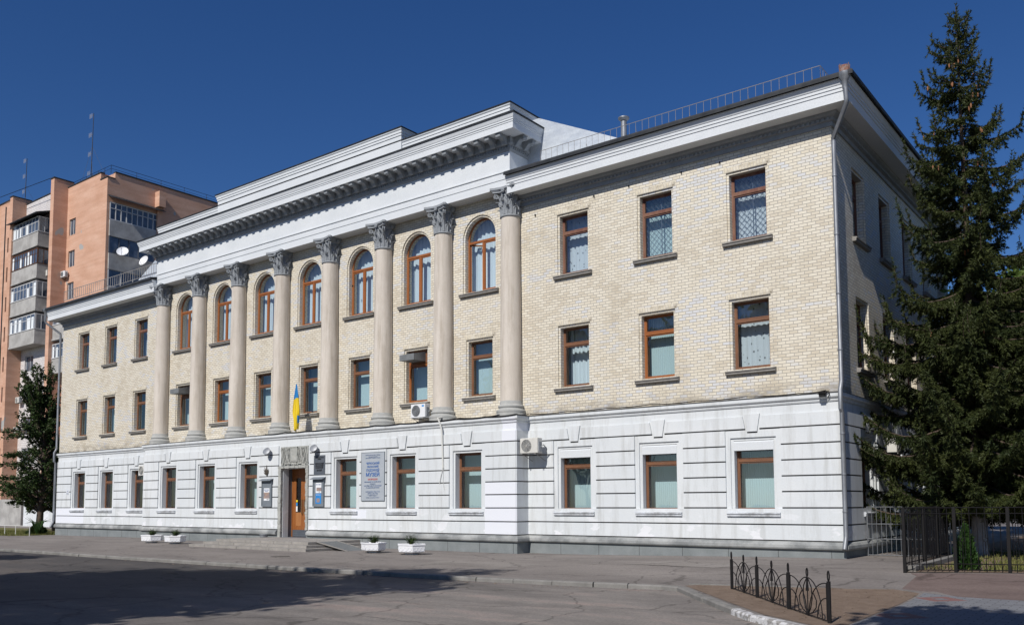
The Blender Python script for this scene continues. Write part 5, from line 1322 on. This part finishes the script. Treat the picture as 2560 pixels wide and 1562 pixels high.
for i, (a, b) in enumerate(zip(OP[:-1], OP[1:])):
    f = Frm(a, b, G(*a)+.03); L = f.L; c = L/2; mb = MB(); r_ = .0095; h = .56
    bar(mb, f.p(0, .0), f.p(L, .0), .011)
    for u in (.09, L-.09): bar(mb, f.p(u, 0), f.p(u, h+.0), r_)
    mb.tube(arc_pts(f, c, L*.34, 0, .60, 0, math.pi, 20), r_, 5)                    # big centre arch
    mb.tube(arc_pts(f, .09, L*.42, 0, h+.01, math.pi/2, 0), r_, 5); mb.tube(arc_pts(f, L-.09, L*.42, 0, h+.01, math.pi/2, math.pi), r_, 5)
    mb.tube(arc_pts(f, .09, L*.22, 0, .34, math.pi/2, 0), r_, 5); mb.tube(arc_pts(f, L-.09, L*.22, 0, .34, math.pi/2, math.pi), r_, 5)
    mb.tube([f.p(c, 0), f.p(c-.13, .12), f.p(c-.20, .28), f.p(c-.17, .45), f.p(c-.03, .585)], r_, 5); mb.tube([f.p(c, 0), f.p(c+.13, .12), f.p(c+.20, .28), f.p(c+.17, .45), f.p(c+.03, .585)], r_, 5)
    mb.tube([f.p(c, 0), f.p(c-.22, .06), f.p(c-.36, .15), f.p(c-.38, .26), f.p(c-.26, .36)], r_, 5); mb.tube([f.p(c, 0), f.p(c+.22, .06), f.p(c+.36, .15), f.p(c+.38, .26), f.p(c+.26, .36)], r_, 5)
    bar(mb, f.p(c, -.12), f.p(c, .60), r_)
    mb.tube([f.p(c, .60), f.p(c, .57), f.p(c, .38)], [.012, .014, .030], 5)
    mb.tube([f.p(c-.05, .6), f.p(c, .53), f.p(c+.05, .6)], .010, 5)
    mb.tube([f.p(c+.036*math.sin(t), .68-.065*math.cos(t)) for t in [j*math.pi/9 for j in range(19)]], .011, 6, cap=False)
    rel_(mb).build('panel', M['black'], LF)
LR = empty('low_lawn_rail', 'thin white metal rail along the lawn at the foot of the left wing', 'railing', (-25, -2, -.5))
mb = MB()
for x in (-.9+.6, 1.9-.3, 0.7): pass
LP = [(-29.5, -2.15), (-27.2, -1.95), (-25.9, -1.85), (-24.2, -1.75)]
mb = MB(); mb.tube([(x+25, y+2, .62) for x, y in LP], .02, 6); mb.build('rail', M['whitemetal'], LR)
for x, y in LP[1:]:
    mb = MB(); mb.tube([(x+25, y+2, -.05), (x+25, y+2, .62)], .022, 6); mb.build('post', M['whitemetal'], LR)

# ------------------------------------------------------------------ the brick apartment block
def obrick():
    m_, n, b, o = newmat('orange_brick'); b.inputs['Roughness'].default_value = .85; b.inputs['Specular IOR Level'].default_value = .2
    v = coords(n)
    col = ramp(n, noise(n, coords(n, (1, 1, 2.5)), .45, 6, .6), [(.3, (.54, .315, .215)), (.5, (.60, .365, .26)), (.7, (.65, .42, .31))])
    st = ramp(n, noise(n, coords(n, (.15, .15, 3.2)), 1.2, 4, .6), [(.35, (.86, .84, .82)), (.6, (1, 1, 1))]); col = mix(n, .8, col, st, 'MULTIPLY')
    fi = noise(n, coords(n, (1.5, 1.5, 8)), 3, 3, .6); col = mix(n, .5, col, ramp(n, fi, [(.35, (.78, .76, .74)), (.6, (1, 1, 1))]), 'MULTIPLY')
    pt = ramp(n, noise(n, coords(n, (1, 1, .7)), .55, 2, .4), [(.70, (0, 0, 0)), (.71, (1, 1, 1))]); col = mix(n, pt, col, (.36, .355, .34))
    n.links.new(col, b.inputs['Base Color']); return m_
M['obrick'] = obrick()
M['wbrick'] = brickmat('silicate_brick', (.62, .58, .57), (.68, .65, .64), (.58, .56, .57), (.40, .38, .38), .5, .2, .02)
M['concrete'] = simple('weathered_concrete', (.33, .32, .305), (.44, .43, .41), 1.1, .9, bmp=.2, lo=.4, hi=.6)
M['bglass'] = simple('balcony_glass', (.05, .065, .09), (.13, .16, .21), .9, .06, bmp=0, spec=.8)
M['wfr'] = simple('white_window_frames', (.60, .61, .62), (.5, .5, .5), 2, .6, bmp=0)
M['bfr'] = simple('brown_balcony_frames', (.13, .06, .03), (.1, .05, .03), 2, .6, bmp=0)
X0, Y0 = -42.34, 11.68
AP = empty('apartment_block', 'tall orange and white brick apartment block with glazed balconies behind the museum', 'building', (X0, Y0, 0))
ST_ = 3.02; wz = lambda k: 26.45-ST_*k
def winpart(x, y, z, w_, h_, parent, rz=0, nm=2, fr='wfr', lbl=None, d=.12):
    mb = MB(); t = .07; mb.box(0, t, d, d+.06, 0, h_); mb.box(w_-t, w_, d, d+.06, 0, h_); mb.box(t, w_-t, d, d+.06, 0, t); mb.box(t, w_-t, d, d+.06, h_-t, h_)
    for k in range(1, nm): mb.box(w_*k/nm-.035, w_*k/nm+.035, d, d+.06, t, h_-t)
    o = mb.build('window', M[fr], parent, (x, y, z), rz); mb = MB(); mb.quad((t, d+.03, t), (w_-t, d+.03, t), (w_-t, d+.03, h_-t), (t, d+.03, h_-t)); mb.build('glass', M['bglass'], o); return o
mb = MB()
ops = [(-6.85, -5.65, wz(k), wz(k)+1.55, False) for k in range(9)]
def solid(mb, x0, x1, y0, y1, z1, ops=(), z0=-.6):
    wall(mb, x0, x1, z0, z1, list(ops), lambda s, z, d: (s, y0+d, z), (.01, .0, .3))
    mb.quad((x1, y0, z0), (x1, y1, z0), (x1, y1, z1), (x1, y0, z1)); mb.quad((x0, y0, z0), (x0, y1, z0), (x0, y1, z1), (x0, y0, z1)); mb.quad((x0, y0, z1), (x1, y0, z1), (x1, y1, z1), (x0, y1, z1)); mb.quad((x0, y1, z0), (x1, y1, z0), (x1, y1, z1), (x0, y1, z1))
solid(mb, -7.3, -1.2, 0, 16, 31.15, ops); solid(mb, -1.2, 0, 0, .7, 30.5); solid(mb, -1.202, 0, .7, 16, 31.1)
solid(mb, -7.95, -7.3, -1.3, .5, 31.75); solid(mb, -16.6, -16.0, -1.3, .5, 31.9); solid(mb, -20.0, -16.6, -.9, 10, 31.95, [(-17.9, -17.3, wz(k)+.2, wz(k)+1.7, False) for k in range(9)]); solid(mb, -20.7, -20.0, -1.4, 1, 32.0); 
mb.box(-.02, .75, 4.55, 5.2, 28.95, 30.4); mb.box(.0, .25, 4.7, 5.2, 10, 28.94)
mb.build('orange_wall', M['obrick'], AP)
mb = MB(); wo_ = [(-15.1, -13.3, wz(k), wz(k)+1.6, False) for k in range(4, 9)]+[(-10.9, -8.9, wz(k), wz(k)+1.6, False) for k in range(9)]
solid(mb, -16.0, -7.95, .02, 15.9, 31.4, wo_); solid(mb, -44, -20.7, 0, 12, 31.2); mb.build('white_wall', M['wbrick'], AP)
mb = MB()
mb.box(-7.4, -1.15, -.05, .35, 31.16, 31.26); mb.box(-1.25, .06, -.06, .7, 30.51, 30.6); mb.box(-.35, .07, .7, 16, 31.11, 31.22); mb.box(-8.02, -7.25, -1.36, .5, 31.76, 31.87); mb.box(-16.65, -15.95, -1.36, .5, 31.91, 32.0); mb.box(-20.05, -16.66, -.95, .3, 31.96, 32.05); mb.box(-16, -7.96, -.04, .4, 31.41, 31.5)
mb.build('coping', M['darkmetal'], AP)
mb = MB()
for a, b in (((-7.2, .5), (-.4, .5)), ((-.4, .5), (-.4, 15)), ((-16, .6), (-8, .6))):
    zt = 31.85; bar(mb, (*a, zt), (*b, zt), .02); bar(mb, (*a, zt-.3), (*b, zt-.3), .015)
    for k in range(7): x, y = a[0]+(b[0]-a[0])*k/6, a[1]+(b[1]-a[1])*k/6; bar(mb, (x, y, 31.1), (x, y, zt), .02)
mb.build('roof_railing', M['black'], AP)
for k in range(5): winpart(-6.85, 0, wz(k), 1.2, 1.55, AP)
for k in range(4, 9): winpart(-15.1, .02, wz(k), 1.8, 1.6, AP, nm=2, fr='bfr' if k == 6 else 'wfr')
for k in range(3, 9): winpart(-10.9, .02, wz(k), 2.0, 1.6, AP, nm=3, fr='bfr' if k in (6, 7) else 'wfr')
for k in range(9): winpart(-17.9, -.9, wz(k)+.2, .6, 1.5, AP, nm=1, fr='bfr')
def balcony(x0, x1, y0, zf, ztop, fr, n, AP=AP, par=1.25, glazed=True, side_n=2):
    mb = MB(); t = .1; mb.box(x0-.05, x1+.05, y0-.05, -.0, zf-.16, zf); mb.box(x0, x1, y0, y0+t, zf, zf+par); mb.box(x1-t, x1, y0+t, 0, zf, zf+par); mb.box(x0, x0+t, y0+t, 0, zf, zf+par)
    o = mb.build('balcony', M['concrete'], AP)
    mb = MB(); z0, z1 = zf+par, ztop
    mb.box(x0-.03, x1+.03, y0-.05, y0+.08, z0, z0+.07)
    for k in range(n+1): x = x0+(x1-x0-.07)*k/n; mb.box(x, x+.07, y0, y0+.07, z0+.07, z1-.08)
    mb.box(x0, x1, y0, y0+.07, z1-.08, z1); mb.box(x0, x1, y0+.01, y0+.06, z1-.55, z1-.50)
    for k in range(side_n+1): y = y0+.07+(-y0-.14)*k/side_n; mb.box(x1-.07, x1, y, y+.06, z0, z1-.08)
    mb.box(x1-.07, x1, y0+.07, 0, z1-.08, z1); mb.box(x1-.03, x1+.03, y0+.08, 0, z0, z0+.07)
    g = mb.build('glazing', M[fr], o)
    mb = MB(); mb.box(x0+.03, x1-.03, y0+.03, -.02, z0+.075, z1-.005); mb.build('glass', M['bglass'], o)
    mb = MB(); rd = random.Random(int(zf*7))
    for k in range(n):
        if rd.random() < .6: xa = x0+(x1-x0)*(k+.15)/n; xb = xa+(x1-x0)/n*rd.uniform(.4, .75); mb.box(xa, xb, y0+.018, y0+.026, z0+.08, z1-rd.uniform(.1, .6))
    if mb.v: mb.build('curtains', M['cloth'], o)
    return o
fl = [26.15, 23.05, 19.9, 16.75]
for i, (z, fr, n) in enumerate(zip(fl, ('wfr', 'bfr', 'wfr', 'wfr'), (8, 10, 8, 6))): balcony(-16.0, -10.6, -1.15, z, z+2.75, fr, n)
for i, z in enumerate((16.6, 13.5)): balcony(-7.25, -4.4, -1.0, z, z+2.6, 'wfr', 4)
mb = MB(); mb.prism([(.3, 29.6), (-1.7, 28.95), (-1.7, 29.02), (.3, 29.7)], -16.4, -9.9, lambda p, q, r: (r, p, q)); mb.build('balcony_roof', M['darkmetal'], AP)
# loggias on the shaded side
for k in range(3):
    z = 25.35-ST_*k; mb = MB(); mb.box(-.0, .16, .25, 4.9, z, z+1.35); mb.box(.0, .18, .25, 4.9, z-.12, z-.0); b_ = mb.build('loggia', M['concrete'], AP)
    mb = MB(); mb.box(.001, .06, .26, 4.9, z+1.35, z+3.0); mb.build('glass', M['bglass'], b_)
    mb = MB()
    n_ = (9, 5, 4)[k]
    for j in range(n_+1): y = .25+4.58*j/n_; mb.box(.06, .12, y, y+.07, z+1.36, z+2.95)
    mb.box(.06, .125, .25, 4.9, z+1.352, z+1.43); mb.box(.06, .125, .25, 4.9, z+2.88, z+2.96)
    if k == 0: mb.box(.06, .12, .3, 4.85, z+2.38, z+2.44)
    mb.build('glazing', M['wfr'] if k != 1 else M['signdark'], b_)
mb = MB(); mb.prism([(.0, 28.9), (.7, 28.55), (.7, 28.6), (0, 28.98)], .1, 5.3, lambda p, q, r: (p, r, q)); mb.build('canopy', M['darkmetal'], AP)
# rendered base, entrance block
mb = MB(); mb.box(-16.8, -10.9, -1.6, .0, -.6, 1.95); mb.box(-10.8, -7.0, -.3, .0, -.6, .9); mb.box(-22, -16.85, -1.6, -.1, -.6, .7); mb.build('rendered_base', M['concrete'], AP)
mb = MB(); mb.box(-16.95, -16.82, -1.75, -1.62, -.6, 7.5); mb.tube([(-17.0, -1.5, 0), (-17.0, -1.5, 31)], .06, 6); mb.build('drainpipe', M['darkmetal'], AP)
def dish(loc, yaw_, tilt, label):
    o = empty('satellite_dish', label, 'satellite dish', loc, 'satellite dishes on the apartment block')
    me = MB(); me.lathe([(.0, -.10), (.2, -.09), (.36, -.05), (.50, .02), (.505, .0), (.36, -.075), (.2, -.115), (0, -.125)], 24, cap=False); m1 = me.mesh('reflector', M['dish'], True)
    rot = Matrix.Rotation(yaw_, 4, 'Z') @ Matrix.Rotation(R(90)-tilt, 4, 'X'); m1.transform(rot); link('reflector', m1, o)
    me = MB(); me.tube([(0, -.48, 0), (0, -.3, .3), (0, -.05, .42)], .014, 5); me.lathe([(.03, .36), (.04, .44)], 8, (0, -.05)); me.tube([(0, 0, -.1), (0, .1, -.35), (0, .1, -.6)], .03, 6); m2 = me.mesh('arm', M['signdark']); m2.transform(rot); link('arm', m2, o); return o
dish((X0+.75, 12.85, 23.9), R(48), R(28), 'white satellite dish seen edge-on, the left of two')
dish((X0+.75, 14.85, 23.5), R(12), R(22), 'white satellite dish facing the street, the right of two')
def antenna(loc, h, label):
    o = empty('roof_antenna', label, 'antenna', loc, 'aerials on the apartment block'); mb = MB(); mb.tube([(0, 0, 0), (.15*h/7, 0, h)], [.05, .03], 6); mb.build('mast', M['darkmetal'], o)
    for k in range(4):
        z = h*(.98-.22*k); x = .15*z/7; mb = MB(); mb.tube([(x, 0, z), (x-.75, 0, z+.02)], .02, 5)
        for q in range(3): mb.tube([(x-.3-.2*q, -.02, z-.22), (x-.3-.2*q, -.02, z+.24)], .016, 4)
        mb.build('element', M['galv'], o)
    mb = MB(); mb.tube([(.1, 0, h*.62), (-3.4, 0, -.3)], .012, 3); mb.tube([(.1, 0, h*.45), (.9, 0, -.1)], .012, 3); mb.tube([(.1, 0, h*.62), (1.6, 2, -.1)], .01, 3); mb.build('guy_wire', M['signdark'], o); return o
antenna((-51.55, 14.68, 31.2), 8.8, 'tall aerial mast with four cross elements on the orange block roof')
antenna((-66.0, 14.68, 31.2), 7.8, 'smaller aerial mast at the far left of the orange block roof')
ac((X0-7.35+.0, Y0-.12, 22.5), 'white air conditioner under a window of the orange apartment wall', mt='acw', group='air conditioners on the apartment block')
ac((X0-10.55, Y0-.35, 23.2), 'air conditioner on the end of a brown-framed balcony', rz=math.pi/2, mt='ac', group='air conditioners on the apartment block')
ac((X0-15.7, Y0-.2, wz(5)), 'air conditioner beside an upper window of the white brick wall', mt='ac', group='air conditioners on the apartment block')
ac((X0-15.9, Y0-.2, wz(6)+.1), 'air conditioner beside a lower window of the white brick wall', mt='ac', group='air conditioners on the apartment block')
mb = MB(); mb.box(-50.2, -43, 9.0, 9.3, -.6, 1.9); mb.box(-50.25, -42.95, 8.96, 9.34, 1.9, 1.98)
tag(mb.build('white_yard_wall', M['plaster']), 'low white yard wall between the apartment block and the museum', 'wall')
mb = MB(); pts = [(-95, -6, 25), (-60, -4, 22.6)]
cable_pts = [(-110+70*t, 4+6*t, 31.8+1.2*t-2.4*t*(1-t)*4*.3) for t in [i/16 for i in range(17)]]
mb.tube([(-100, 9, 32.2), (-80, 9.6, 31.6), (-62, 10.2, 32.4), (-50.2, 10.4, 31.9)], .03, 4)
tag(mb.build('overhead_cable', M['black']), 'thin dark overhead cable crossing the sky to the apartment roof', 'cable')
